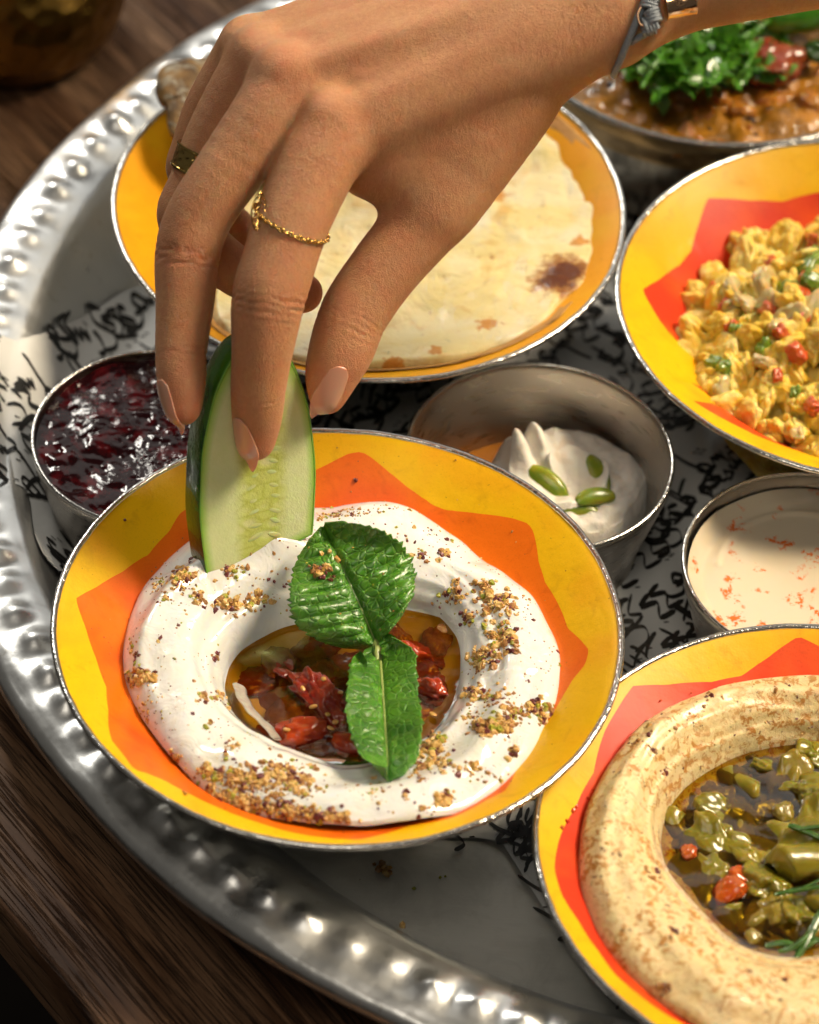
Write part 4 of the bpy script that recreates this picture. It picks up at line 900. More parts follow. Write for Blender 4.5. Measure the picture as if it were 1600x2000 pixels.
m_tah = Mt('tahini', (.74, .63, .46), .25, 0, Coat_Weight=.3); sss(m_tah, .5, (1, .8, .5), .08)
pa = m_tah.noise(4.2, 5, .72, .3); pb = m_tah.noise(1.05, 2, .5, 0, m_tah.vec(1, (0, 0, 0), (5.3, 1.1, 0)))
c = m_tah.mix(m_tah.ramp(m_tah.math('MULTIPLY', m_tah.ramp(pa, [(.44, 0), (.62, 1)]), m_tah.ramp(pb, [(.50, 0), (.62, 1)])), [(.22, 0), (.6, 1)]), (.70, .60, .44), (.74, .15, .010))
m_tah.set('Base Color', c)
def tf(X, Y, r):
    z = .28*np.clip((r-.86)/.14, 0, 1)**1.5*(1+.4*vnoise(np.stack([X, Y, 0*X], -1), 61))+.02*fbm(np.stack([X, Y, 0*X], -1), 2, 62)
    return z+.05*np.exp(-((np.hypot(X+.1, Y-.3)-2.35)/.1)**2)*(Y > .5)
V, F = disc(tah, -.75, 200, 80, tf, -.02)
tag(mk('tahini_sauce', V, F, m_tah.m), 'pale smooth tahini sauce with orange paprika specks in the right steel cup', 'sauce')

# ================================================================== stew pan
pz = .05; pc_ = P(1397, 18, pz); PR = 6.35
m_pan = Mt('pan_steel', (.62, .56, .46), .2, 1); m_pan.bump(m_pan.noise(1.2, 3), .04, 1)
m_copper = Mt('pan_brass_band', (.62, .42, .20), .25, 1)
pan = empty('stew_pan', (pc_[0], pc_[1], -4.8), 'deep round metal pan of brown stew at the upper right behind the bowls', 'pan')
V, F = revolve(smoothcurve([(PR+.02, pz-.05), (PR-.02, pz-.5), (PR-.25, pz-1.1), (PR-.3, pz-1.3)], 14), 160, (pc_[0], pc_[1], 0)); mk('brass_band', V, F, m_copper.m, pan)
V, F = revolve(smoothcurve([(PR-.3, pz-1.3), (PR-.6, pz-2.4), (PR-1.3, -3.9), (PR-2.2, -4.7), (.01, -4.8)], 30), 160, (pc_[0], pc_[1], 0)); mk('pan_body', V, F, m_pan.m, pan)
V, F = revolve(smoothcurve([(.01, -4.6), (PR-2.3, -4.5), (PR-.9, -2.4), (PR-.12, pz-.5), (PR-.06, pz-.02)], 30), 160, (pc_[0], pc_[1], 0)); mk('pan_interior', V, F, m_pan.m, pan)
V, F = revolve([(PR+.10*cos(a), pz+.08*sin(a)) for a in np.arange(12)/12*2*pi], 200, (pc_[0], pc_[1], 0)); mk('rim', V, gridF(200, 12, cu=True, cv=True), m_rim.m, pan)
m_stw = Mt('stew_sauce', (.30, .11, .012), .10, 0, Coat_Weight=.5, Coat_Roughness=.05)
c = m_stw.mix(m_stw.ramp(m_stw.noise(.9, 4, .6, .4), [(.40, 0), (.62, 1)]), (.22, .10, .010), (.62, .26, .016)); c = m_stw.mix(m_stw.ramp(m_stw.noise(2.4, 4, .6), [(.66, 0), (.76, .7)]), c, (.55, .22, .05)); m_stw.set('Base Color', c)
m_stw.bump(m_stw.noise(2.2, 4, .6, .3), .22, 1)
n, m = 260, 120; t = np.arange(n)/n*2*pi; rr_ = np.linspace(.003, 1, m); R_s = PR-.22
X = R_s*rr_*np.cos(t)[:, None]; Y = R_s*rr_*np.sin(t)[:, None]; p3 = np.stack([X, Y, 0*X], -1)
Z = pz-.55+.35*(1-rr_[None]**2)+.16*np.abs(fbm(p3*1.1, 3, 71))*np.clip((1-rr_)*8, 0, 1)+.08*fbm(p3*2.6, 2, 72)
V = np.stack([X+pc_[0], Y+pc_[1], Z], -1).reshape(-1, 3); stew = empty('stew', (pc_[0], pc_[1], pz-.6), 'thick orange brown stew with soft lumps filling the metal pan', 'stew')
mk('stew_sauce', V, gridF(n, m, cu=True), m_stw.m, stew); SS = Surf(V, gridF(n, m, cu=True))
m_lmp = wetfood('stew_lump', (.55, .24, .025), (.42, .13, .02), .15, .08, 2, .03); m_lmp2 = wetfood('stew_lump_pale', (.60, .34, .16), (.5, .2, .06), .15, .08, 2, .03); m_blk = wetfood('dark_spice', (.03, .015, .008), (.08, .03, .01), .15, .02, 3, .02, 0)
lm = [mesh_of('stew_lump', *blob(3, (.42, .32, .25), .25, 1.3, 70+k, 2.3), (m_lmp, m_lmp2, m_lmp, m_blk)[k]) for k in range(4)]
R_ = random.Random(21)
for _ in range(80):
    px, py = R_.uniform(1075, 1640), R_.uniform(90, 300); h, nn = SS.hit(px, py)
    if h is None: continue
    k = R_.choice([0, 0, 1, 2, 2, 3]); put('stew_lump', lm[k], h-np.array([0, 0, .08]), (R_.uniform(-.6, .6), R_.uniform(-.6, .6), R_.uniform(0, 6)), R_.uniform(.35, 1.05)*(.6 if k == 3 else 1), stew)
m_tch = wetfood('cooked_tomato', (.26, .04, .015), (.36, .09, .03), .2, .1, 1.2, .02)
q = P(1512, 118, .35); tc_ = put('tomato_chunk', mesh_of('tomato_chunk', *blob(4, (1.05, .75, .42), .30, 1.5, 77), m_tch), q, (.2, .1, .3)); tag(tc_, 'soft red cooked tomato chunk beside the green herbs on the stew', 'tomato')
m_chl = wetfood('green_chilli', (.05, .20, .012), (.10, .30, .02), .15, .06, 1.2, .01)
gc = smoothcurve([P(1495, 38, .9), P(1540, 30, 1.0), P(1600, 20, 1.0), P(1690, 5, .9)], 24); v_, f_ = tube(gc, .62*np.sin(np.linspace(.5, 2.6, 24))**.6, 16)
tag(mk('green_pepper', v_, f_, m_chl), 'shiny bright green pepper lying at the top right edge of the stew', 'pepper')
q = P(1600, 100, .5); tag(put('herb_leaf', mesh_of('herb_leaf', *blob(3, (.5, .4, .3), .3, 1.5, 79), m_herb), q, (0, 0, 0)), 'dark green herb clump on the stew at the right frame edge', 'herb')
# coriander heap
m_cor = Mt('coriander', (.07, .26, .012), .3, 0, Coat_Weight=.3); m_cor.set('Base Color', m_cor.mix(m_cor.noise(1.2, 3), (.03, .13, .006), (.12, .34, .02))); sss(m_cor, .4, (.5, 1, .1), .05)
cor = empty('coriander_heap', P(1380, 90, .2), 'heap of chopped fresh green coriander leaves and stems on the stew', 'herb')
LV = []; LF = []; o = 0
for _ in range(430):
    px, py = R_.gauss(1370, 62), R_.gauss(82, 34)
    if px < 1200: continue
    z = .45+R_.uniform(0, .9)*max(.1, 1-((px-1370)/120)**2); q = P(px, py+14, z); s = R_.uniform(.16, .48); Mx = rotm(R_.uniform(-.9, .9), R_.uniform(-.9, .9), R_.uniform(0, 6))
    k = 14; a = np.arange(k)/k*2*pi; r = s*(1+.35*np.cos(3*a)+.14*np.cos(7*a)); v_ = np.stack([r*np.cos(a), r*np.sin(a), .35*s*np.cos(2*a)+0*a], -1)@Mx.T+q
    LV += [q+Mx@np.array([0, 0, .1*s])]+list(v_); LF += [[o, o+1+i, o+1+(i+1) % k] for i in range(k)]; o += k+1
lfo = mk('chopped_leaves', LV, LF, m_cor.m, cor); lfo['kind'] = 'stuff'
for _ in range(26):
    px, py = R_.gauss(1370, 70), R_.gauss(95, 28); a = R_.uniform(-1, 1); l = R_.uniform(25, 60)
    q = [P(px-l*cos(a), py-l*sin(a), .8), P(px, py+R_.uniform(-12, 12), 1.2), P(px+l*cos(a), py+l*sin(a), .8)]
    v_, f_ = tube(smoothcurve(q, 9), .06, 6); mk('stem', v_, f_, m_cor.m, cor)

# ================================================================== brass pot top left
m_br = Mt('old_brass', (.42, .24, .05), .34, 1); m_br.set('Base Color', m_br.mix(m_br.noise(.5, 4, .6), (.46, .28, .06), (.16, .08, .02))); m_br.bump(m_br.voro(1.6), .12, 1)
bc = P(24, 70, ZT); pot = empty('brass_pot', bc, 'dark old brass pot standing on the table behind the tray, top left corner', 'pot')
V, F = revolve(smoothcurve([(.01, .02), (2.0, .02), (2.9, .25), (3.55, 1.5), (3.7, 3.2), (3.4, 5.0), (3.2, 6.2)], 50), 90, bc); mk('pot_body', V, F, m_br.m, pot)
V, F = revolve([(3.2+.16*cos(a), 6.25+.16*sin(a)) for a in np.arange(10)/10*2*pi], 90, bc); mk('rim', V, gridF(90, 10, cu=True, cv=True), m_br.m, pot)
V, F = revolve(smoothcurve([(3.1, 6.2), (3.25, 5.0), (3.5, 3.2), (3.0, .6), (.01, .3)], 30), 90, bc); mk('pot_interior', V, F, m_br.m, pot)
# ================================================================== hand
HD = 86.0                                   # camera distance of the hand's mid plane
def H(px, py, dd=0.0): return Pd(px, py, HD+dd)
# joints: (px, py, depth offset, radius cm); positive depth = farther from the camera
FING = {
 'index':  [(652, 262, -.55, 1.02), (618, 318, -.75, .98), (572, 430, -.95, .88), (545, 510, -1.0, .86), (525, 582, -.95, .86), (515, 660, -.7, .74), (505, 750, -.25, .64), (502, 815, .3, .57), (498, 862, .62, .45)],
 'middle': [(568, 160, -.25, .98), (525, 225, -.35, .92), (440, 345, -.30, .82), (390, 420, -.15, .80), (367, 492, .0, .80), (362, 580, .0, .72), (354, 680, -.05, .63), (355, 745, -.1, .58), (358, 795, -.1, .44)],
 'ring':   [(520, 118, .55, .90), (480, 165, .75, .82), (420, 270, 1.15, .74), (385, 360, 1.45, .70), (362, 425, 1.75, .70), (400, 480, 2.5, .66), (470, 535, 2.9, .62), (540, 565, 2.7, .58), (592, 572, 2.3, .50)],
 'pinky':  [(493, 92, 1.35, .80), (462, 128, 1.7, .72), (410, 215, 2.3, .64), (382, 290, 2.7, .60), (372, 338, 3.0, .58), (415, 400, 3.9, .54), (465, 450, 4.3, .50), (500, 475, 4.2, .42)],
 'thumb':  [(980, 205, .75, 1.20), (878, 365, .95, 1.08), (815, 446, 1.0, .94), (752, 525, 1.05, .87), (695, 608, 1.1, .85), (668, 680, 1.15, .80), (648, 735, 1.2, .64), (640, 775, 1.2, .44)],
}
PALM = [  # capsules (px, py, dd, r) -> (px, py, dd, r)
 ((652, 262, -.35, 1.0), (1180, 25, .1, 1.45)), ((575, 168, -.05, .95), (1190, -25, .2, 1.5)), ((525, 122, .7, .88), (1180, -70, .9, 1.4)), ((495, 95, 1.45, .78), (1160, -90, 1.5, 1.3)),
 ((720, 250, .7, 1.15), (1060, 55, 1.0, 1.6)), ((700, 270, .5, 1.0), (900, 262, .9, 1.15)), ((760, 290, .6, 1.1), (940, 185, .9, 1.4)), ((915, 280, .85, 1.1), (1105, 35, .8, 1.3)), ((640, 200, 1.0, .9), (1000, 60, 1.2, 1.6)),
 ((730, 330, .55, .72), (850, 390, .85, .9)), ((835, 310, .8, 1.1), (890, 190, .8, 1.45)),
 ((1150, 0, .6, 1.5), (1260, -38, .7, 1.45)), ((1260, -38, .7, 1.45), (1560, -125, 1.0, 1.8)), ((1200, -70, .9, 1.5), (1560, -160, 1.3, 2.1)),
]
KNUCK = [((640, 222, -.95, .62)), ((545, 135, -.55, .60)), ((498, 100, .25, .55)), ((470, 85, 1.0, .5))]
TEND = [((640, 230, -1.12, .26), (1080, 40, -.95, .18)), ((560, 140, -.88, .25), (1060, -20, -.85, .15)), ((515, 105, -.05, .22), (1000, -50, -.2, .15))]
VEIN = [[(790, 265, -.62, .09), (850, 205, -.72, .10), (920, 170, -.78, .11), (1020, 95, -.80, .11), (1110, 60, -.8, .1)], [(700, 150, -.98, .08), (780, 135, -1.0, .1), (850, 205, -.72, .09)]]
cR = np.stack([rgt, upv, fwd])              # world -> camera axes
def cam3(p): return cR@(np.asarray(p)-cpos)
def seg(P3, a, b, ra, rb):
    ab = b-a; t = np.clip(((P3-a)@ab)/(ab@ab), 0, 1); d = np.sqrt((((P3-a)-t[:, None]*ab)**2).sum(1)); return d-(ra+(rb-ra)*t)
def smin(a, b, k):
    h = np.clip(.5+.5*(b-a)/k, 0, 1); return b*(1-h)+a*h-k*h*(1-h)
def jp(t): return cam3(H(t[0], t[1], t[2]))
chains = {k: (np.array([jp(t) for t in v]), np.array([t[3] for t in v])) for k, v in FING.items()}
for k, (p_, r_) in chains.items():
    n_ = len(p_)*4; pr = smoothcurve(np.c_[p_, r_], n_); chains[k] = (pr[:, :3], pr[:, 3])
palm = [(jp(a), jp(b), a[3], b[3]) for a, b in PALM]
def chain_sdf(Q, name, flat=1.0):
    p_, r_ = chains[name]; d = None
    for i in range(len(p_)-1):
        s_ = seg(Q, p_[i], p_[i+1], r_[i], r_[i+1]); d = s_ if d is None else smin(d, s_, .05)
    return d
def hand_sdf(Q):
    d = None
    for a, b, ra, rb in palm:
        s_ = seg(Q, a, b, ra, rb); d = s_ if d is None else smin(d, s_, .55)
    for a, b in TEND: d = smin(d, seg(Q, jp(a), jp(b), a[3], b[3]), .35)
    for vn in VEIN:
        for a, b in zip(vn[:-1], vn[1:]): d = smin(d, seg(Q, jp(a), jp(b), a[3], b[3]), .16)
    for k_ in KNUCK: d = smin(d, np.sqrt(((Q-jp(k_))**2).sum(1))-k_[3], .35)
    fs = {k: chain_sdf(Q, k) for k in FING}
    d = smin(d, fs['index'], .30); d = smin(d, fs['thumb'], .45)
    o_ = smin(smin(d, fs['middle'], .24), fs['index'], .12)
    o_ = smin(o_, fs['ring'], .22); o_ = smin(o_, fs['pinky'], .20)
    # fingertips only touch each other, they never melt together
    tip = np.minimum(np.minimum(fs['index'], fs['middle']), np.minimum(np.minimum(fs['ring'], fs['pinky']), fs['thumb']))
    return o_
def surface_nets(f, lo, hi, h):
    n = np.ceil((hi-lo)/h).astype(int)+1
    # coarse pass
    k = 5; nc = (n//k)+2
    g = [lo[i]+np.arange(nc[i])*h*k for i in range(3)]
    Gc = np.stack(np.meshgrid(*g, indexing='ij'), -1).reshape(-1, 3); Dc = f(Gc).reshape(nc)
    near = np.abs(Dc) < h*k*1.9
    val = np.repeat(np.repeat(np.repeat(Dc, k, 0), k, 1), k, 2)[:n[0], :n[1], :n[2]].copy()
    msk = np.zeros(nc, bool)
    for dx in (0, -1):
        for dy in (0, -1):
            for dz in (0, -1): msk |= np.roll(near, (dx, dy, dz), (0, 1, 2))
    m = np.repeat(np.repeat(np.repeat(msk, k, 0), k, 1), k, 2)[:n[0], :n[1], :n[2]]
    idx = np.argwhere(m); out = np.empty(len(idx))
    for s_ in range(0, len(idx), 400000): out[s_:s_+400000] = f(lo+idx[s_:s_+400000]*h)
    val[m] = out
    sg = val < 0
    c8 = [(a, b, c) for a in (0, 1) for b in (0, 1) for c in (0, 1)]
    N = np.array(val.shape)-1
    sl = lambda a, c: a[c[0]:c[0]+N[0], c[1]:c[1]+N[1], c[2]:c[2]+N[2]]
    cnt = sum(sl(sg, c).astype(int) for c in c8); act = (cnt > 0) & (cnt < 8)
    ai = np.argwhere(act); vid = -np.ones(act.shape, int); vid[act] = np.arange(len(ai))
    S_ = np.zeros((len(ai), 3)); Wt = np.zeros(len(ai))
    for a in c8:
        for ax in range(3):
            if a[ax]: continue
            b = list(a); b[ax] = 1
            va = val[ai[:, 0]+a[0], ai[:, 1]+a[1], ai[:, 2]+a[2]]; vb = val[ai[:, 0]+b[0], ai[:, 1]+b[1], ai[:, 2]+b[2]]
            cr = (va < 0) != (vb < 0); t = np.where(cr, va/(va-vb+1e-12), 0)
            pt = np.array(a)[None]+np.zeros((len(ai), 3)); pt[:, ax] = t
            S_ += pt*cr[:, None]; Wt += cr
    V = lo+(ai+S_/Wt[:, None])*h; F = []
    for ax in range(3):
        b, c = (ax+1) % 3, (ax+2) % 3
        A = val < 0; sh = [slice(1, -1)]*3; sh[ax] = slice(0, -1); sh2 = list(sh); sh2[ax] = slice(1, None)
        cr = A[tuple(sh)] != A[tuple(sh2)]; e = np.argwhere(cr); off = np.array([1, 1, 1]); off[ax] = 0; e = e+off
        ins = A[e[:, 0], e[:, 1], e[:, 2]]
        def q(db, dc):
            z = e.copy(); z[:, b] -= db; z[:, c] -= dc; ok = (z >= 0).all(1) & (z < np.array(vid.shape)).all(1); z = np.clip(z, 0, np.array(vid.shape)-1); r = vid[z[:, 0], z[:, 1], z[:, 2]]; return np.where(ok, r, -1)
        f4 = np.stack([q(0, 0), q(1, 0), q(1, 1), q(0, 1)], -1); f4[~ins] = f4[~ins][:, ::-1]; f4 = f4[(f4 >= 0).all(1)]; F.append(f4)
    return V, np.concatenate(F)
allp = np.concatenate([c[0] for c in chains.values()]+[np.array([a, b]) for a, b, _, _ in palm])
lo = allp.min(0)-np.array([1.6, 1.6, 2.0]); hi = allp.max(0)+np.array([2.2, 2.3, 2.2])
hi[0] = min(hi[0], jp((1700, 0, 0))[0]); hi[1] = jp((800, -150, 0))[1]+2.0
Vc, Fh = surface_nets(hand_sdf, lo, hi, .085)
for _ in range(2):     # settle the vertices on the surface
    e_ = .02; d0 = hand_sdf(Vc); G_ = np.stack([hand_sdf(Vc+np.eye(3)[i]*e_)-d0 for i in range(3)], -1)/e_
    gl = np.linalg.norm(G_, axis=1)[:, None]+1e-6; Vc = Vc-G_/gl*np.clip(d0, -.05, .05)[:, None]
Nn = G_/gl
# crease attribute: distance along each finger from its joints, dorsal side only
CRE = [('index', 4, .62, 1.0), ('index', 6.1, .28, .7), ('middle', 4, .6, 1.0), ('middle', 6.1, .26, .7), ('thumb', 4.2, .6, .8), ('ring', 4, .5, .8), ('index', 1.2, .2, .3)]
cre = np.zeros(len(Vc)); along = np.zeros(len(Vc))
for nm, j, wd, st in CRE:
    p_, r_ = chains[nm]; i = min(int(j*4*(len(FING[nm])*4-1)/(len(FING[nm])*4)/1), len(p_)-2); i = int(round(j/(len(FING[nm])-1)*(len(p_)-1)))
    a = p_[i]; tdir = p_[min(i+2, len(p_)-1)]-p_[max(i-2, 0)]; tdir /= np.linalg.norm(tdir)
    rel_ = Vc-a; s_ = rel_@tdir; rad = np.linalg.norm(rel_-s_[:, None]*tdir, axis=1)
    w_ = np.exp(-(s_/wd)**2)*(rad < r_[i]*1.35)*st
    sel = w_ > cre; cre[sel] = w_[sel]; along[sel] = s_[sel]
# joint flesh: gentle swelling and a few real folds
fold = np.zeros(len(Vc)); 
nb_ = fbm(Vc*1.5, 2, 5)
for k_, o_ in enumerate((-.34, -.17, 0, .17, .34)): fold += np.exp(-((along-o_*(1+.3*nb_)+.10*nb_)/.035)**2)*(1-.25*abs(k_-2))*np.clip(.75+.8*vnoise(Vc*2.3+k_*9, 6), .1, 1.3)
Vc = Vc-Nn*(.034*fold*cre*np.clip(cre*1.3, 0, 1))[:, None]+Nn*(.012*fbm(Vc*1.1, 2, 8))[:, None]
Vw = Vc@cR+cpos
m_skin = Mt('skin', (.56, .27, .14), .42, 0, Specular_IOR_Level=.5)
ms = m_skin
at = ms.n.new('ShaderNodeAttribute'); at.attribute_name = 'crease'; cr_ = at.outputs['Fac']
at2 = ms.n.new('ShaderNodeAttribute'); at2.attribute_name = 'redness'; rd = at2.outputs['Fac']
c = ms.mix(ms.ramp(ms.noise(.5, 4, .6), [(.35, 0), (.65, 1)]), (.66, .35, .175), (.58, .275, .125))
c = ms.mix(ms.ramp(ms.noise(7, 3, .6), [(.35, 0), (.7, .35)]), c, (.44, .18, .09)); c = ms.mix(ms.ramp(ms.noise(1.3, 4, .65, .5), [(.50, 0), (.68, .45)]), c, (.56, .22, .11))
c = ms.mix(rd, c, (.55, .17, .10)); c = ms.mix(ms.math('MULTIPLY', cr_, .35), c, (.36, .13, .065)); ms.set('Base Color', c)
sss(ms, 1.0, (1, .36, .18), .16)
p1 = ms.voro(26, None, 'DISTANCE_TO_EDGE'); p2 = ms.noise(30, 3, .6); p3_ = ms.noise(7, 3, .6, .6, ms.vec((1, 1, .45)))
ms.bump(ms.math('ADD', ms.math('ADD', ms.math('MULTIPLY', p1, .9), ms.math('MULTIPLY', p2, .5)), ms.math('MULTIPLY', p3_, ms.math('ADD', 1.1, ms.math('MULTIPLY', cr_, 2.2)))), .030, 1)
ms.set('Roughness', ms.ramp(ms.noise(14, 2), [(.3, .38), (.7, .52)]))
hand = empty('person', Vw.mean(0), 'right hand and wrist of a person pinching the cucumber slice from above', 'person')
hob = mk('hand', Vw, Fh, ms.m, hand)
me = hob.data
A_ = me.attributes.new('crease', 'FLOAT', 'POINT'); A_.data.foreach_set('value', np.clip(cre*fold, 0, 1).astype(np.float32))
red = np.zeros(len(Vc))
for nm in ('index', 'middle', 'thumb', 'ring'):
    red = np.maximum(red, .7*np.exp(-(np.linalg.norm(Vc-chains[nm][0][-1], axis=1)/.9)**2))
for nm, j in (('index', 4), ('middle', 4), ('index', 0), ('middle', 0)):
    p_ = chains[nm][0][int(round(j/(len(FING[nm])-1)*(len(chains[nm][0])-1)))]; red = np.maximum(red, .55*np.exp(-(np.linalg.norm(Vc-p_, axis=1)/.8)**2))
A_ = me.attributes.new('redness', 'FLOAT', 'POINT'); A_.data.foreach_set('value', red.astype(np.float32))

# ---- nails
m_nail = Mt('nail', (.70, .38, .27), .16, 0, Coat_Weight=.7, Coat_Roughness=.04); sss(m_nail, .7, (1, .5, .35), .08)
def nail(base, tip, nrm, half, rise=.0):
    """base, tip in camera-frame pixels (px, py, dd); nrm = outward direction in camera axes"""
    a = H(*base); b = H(*tip); ax = b-a; L = np.linalg.norm(ax); ax /= L
    nrm = np.array(nrm, float)@cR; nrm -= (nrm@ax)*ax; nrm /= np.linalg.norm(nrm); sd = np.cross(ax, nrm)
    nu, nv = 34, 21; U = np.linspace(0, 1, nu)[:, None]; W_ = np.linspace(-1, 1, nv)[None]
    hw = np.interp(U, [0, .04, .12, .3, .55, .72, .86, .95, 1], [.25, .55, .85, 1, 1, .88, .6, .32, .06])*half
    fi = W_*1.05; 
    X_ = np.sin(fi)/np.sin(1.05)*hw; Zz = (np.cos(fi)-1)*hw*.62+rise*np.sin(pi*U)*.5-.10*(U-.5)**2
    V = a+U[..., None]*L*ax+X_[..., None]*sd+Zz[..., None]*nrm; V = V.reshape(-1, 3)-nrm*.12; nc = cR@nrm
    for _ in range(12):
        d_ = hand_sdf(V@cR.T-cR@cpos); V = V+nrm*np.clip(.03-d_, 0, .1)[:, None]
    V = (lambda G_: (G_+np.roll(G_, 1, 1)*0))(V.reshape(nu, nv, 3)); 
    for _ in range(3): V[1:-1, 1:-1] = .5*V[1:-1, 1:-1]+.125*(V[2:, 1:-1]+V[:-2, 1:-1]+V[1:-1, 2:]+V[1:-1, :-2])
    V = V.reshape(-1, 3)
    o = mk('nail', V, gridF(nu, nv), m_nail.m, hand); md = o.modifiers.new('t', 'SOLIDIFY'); md.thickness = .03*S; md.offset = 0
nail((474, 812, -.1), (486, 925, .45), (-.62, .05, -.8), .28, .10)
nail((327, 738, -.35), (346, 850, -.15), (-.80, 0, -.6), .28, .10)
nail((664, 712, .52), (614, 822, 1.05), (.62, -.1, -.8), .27, .10)

# ---- cucumber slice
ctop, cbot = P(493, 664, 0), P(486, 1128, -.75)
ctop = Pd(505, 664, HD+.15); cbot = Pd(503, 1255, HD+3.1)
cax = ctop-cbot; cl = np.linalg.norm(cax); cax /= cl
cn = -fwd+.44*rgt; cn -= (cn@cax)*cax; cn /= np.linalg.norm(cn); cs = np.cross(cax, cn)
cs *= np.sign(cs@rgt); cmid = (ctop+cbot)/2
n, m = 160, 34; t = np.arange(n)/n*2*pi; hl = cl/2; hw = 1.58; th_ = 1.05
ex = np.sign(np.cos(t))*np.abs(np.cos(t))**.92; ey = np.maximum(np.sin(t), -.47+.15*ex)
def cuc(r, z): return cmid+cs*(0)+np.array(ex)[:, None]*cs*hw*r+ey[:, None]*cax*hl*r+cn*z
m_flesh = Mt('cucumber_flesh', (.62, .68, .30), .22, 0, Coat_Weight=.5, Coat_Roughness=.1)
m_skinc = Mt('cucumber_peel', (.025, .10, .012), .25, 0, Coat_Weight=.5); 
c = m_skinc.mix(m_skinc.ramp(m_skinc.noise(1.2, 3), [(.4, 0), (.65, 1)]), (.012, .055, .008), (.05, .17, .015)); m_skinc.set('Base Color', c); m_skinc.bump(m_skinc.noise(6, 3), .02, 1)
m_rind = Mt('cucumber_rind', (.20, .42, .06), .25, 0, Coat_Weight=.4); sss(m_rind, .6, (.6, 1, .3), .1)
cuco = empty('cucumber_slice', cbot, 'oval cucumber slice standing in the labneh, held by the fingers', 'cucumber')
# cut face: local radial coordinate stored as attribute
rr_ = np.linspace(.005, 1, m)
V = []
for i in range(n):
    for r in rr_:
        dome = .03*(1-r**2)
        V.append(cmid+ex[i]*cs*hw*.965*r+ey[i]*cax*hl*.972*r+cn*dome)
V = np.array(V); Fc = gridF(n, m, cu=True)
fo = mk('cut_face', V, Fc, m_flesh.m, cuco)
Aq = fo.data.attributes.new('radial', 'FLOAT', 'POINT'); Aq.data.foreach_set('value', np.tile(rr_, n).astype(np.float32))
Lc = np.stack([((V-cmid)@cs)/hw, ((V-cmid)@cax)/hl, 0*V[:, 0]], -1)
Al = fo.data.attributes.new('face_uv', 'FLOAT_VECTOR', 'POINT'); Al.data.foreach_set('vector', Lc.astype(np.float32).ravel())
a_ = m_flesh.n.new('ShaderNodeAttribute'); a_.attribute_name = 'radial'; rv = a_.outputs['Fac']
b_ = m_flesh.n.new('ShaderNodeAttribute'); b_.attribute_name = 'face_uv'; uv = b_.outputs['Vector']
sxy = m_flesh.n.new('ShaderNodeSeparateXYZ'); m_flesh.t.links.new(uv, sxy.inputs[0])
nz1 = m_flesh.math('MULTIPLY', m_flesh.math('SUBTRACT', m_flesh.noise(1.4, 3), .5), .25)
xx = m_flesh.math('ABSOLUTE', m_flesh.math('SUBTRACT', m_flesh.math('ADD', sxy.outputs[0], nz1), .06))
core = m_flesh.ramp(xx, [(.24, 1), (.46, 0)])
mp = m_flesh.n.new('ShaderNodeMapping'); m_flesh.t.links.new(uv, mp.inputs[0]); mp.inputs[3].default_value = (2.6, 11, 1)
sdv = m_flesh.voro(1.0, mp.outputs[0], 'DISTANCE_TO_EDGE'); sdv2 = m_flesh.voro(1.0, mp.outputs[0], 'F1')
sub_ = m_flesh.mix(m_flesh.noise(5, 3), (.68, .76, .38), (.76, .82, .50))
c = m_flesh.mix(core, sub_, (.62, .68, .20))
yc = m_flesh.ramp(m_flesh.math('ABSOLUTE', sxy.outputs[1]), [(.55, 1), (.85, 0)])
smask = m_flesh.math('MULTIPLY', core, yc)
c = m_flesh.mix(m_flesh.math('MULTIPLY', m_flesh.ramp(sdv2, [(.20, 1), (.42, 0)]), m_flesh.math('MULTIPLY', smask, .8)), c, (.74, .76, .42))
c = m_flesh.mix(m_flesh.math('MULTIPLY', m_flesh.ramp(sdv, [(.0, 1), (.12, 0)]), m_flesh.math('MULTIPLY', smask, .45)), c, (.40, .46, .06))
c = m_flesh.mix(m_flesh.ramp(rv, [(.86, 0), (.99, 1)]), c, (.36, .60, .10)); m_flesh.set('Base Color', c)
sss(m_flesh, .8, (.8, 1, .4), .15)
m_flesh.bump(m_flesh.math('ADD', m_flesh.math('MULTIPLY', m_flesh.noise(14, 3, .6), .35), m_flesh.math('MULTIPLY', m_flesh.math('MULTIPLY', m_flesh.ramp(sdv2, [(.1, 1), (.5, 0)]), smask), .5)), .03, 1)
m_sd = wetfood('cucumber_seed', (.64, .69, .28), (.70, .74, .38), .15, .1, 4, .005, .7, .8)
sdm = mesh_of('seed', *blob(2, (.21, .07, .022), .06, 1, 3), m_sd); Rs = random.Random(4)
for row in range(12):
    for sgn in (-1, 1):
        lx, ly = .09+sgn*(.16+Rs.uniform(-.03, .05)), -.36+row*.082+Rs.uniform(-.012, .012)
        if ly < -.36+.15*lx: continue
        pw_ = cmid+cs*hw*lx+cax*hl*ly+cn*.012; rj = Rs.uniform(.0, .5)*sgn; xa = cs*cos(rj)-cax*sin(rj); xa /= np.linalg.norm(xa); ya = np.cross(cn, xa)
        kk = Rs.uniform(.75, 1.15); o = put('seed', sdm, pw_, (0, 0, 0), 1, cuco); xa = xa*kk; o.matrix_local = Matrix(((xa[0], ya[0], cn[0], o.location[0]), (xa[1], ya[1], cn[1], o.location[1]), (xa[2], ya[2], cn[2], o.location[2]), (0, 0, 0, 1)))
V = []; prof = [(.962, .0), (.975, .012), (.99, .0), (1.0, -.03), (1.012, -.2), (1.015, -.5), (1.0, -.9), (.985, -th_+.1), (.95, -th_)]
prof2 = smoothcurve([(a, b, 0) for a, b in prof], 30)[:, :2]
sh = 0*rgt
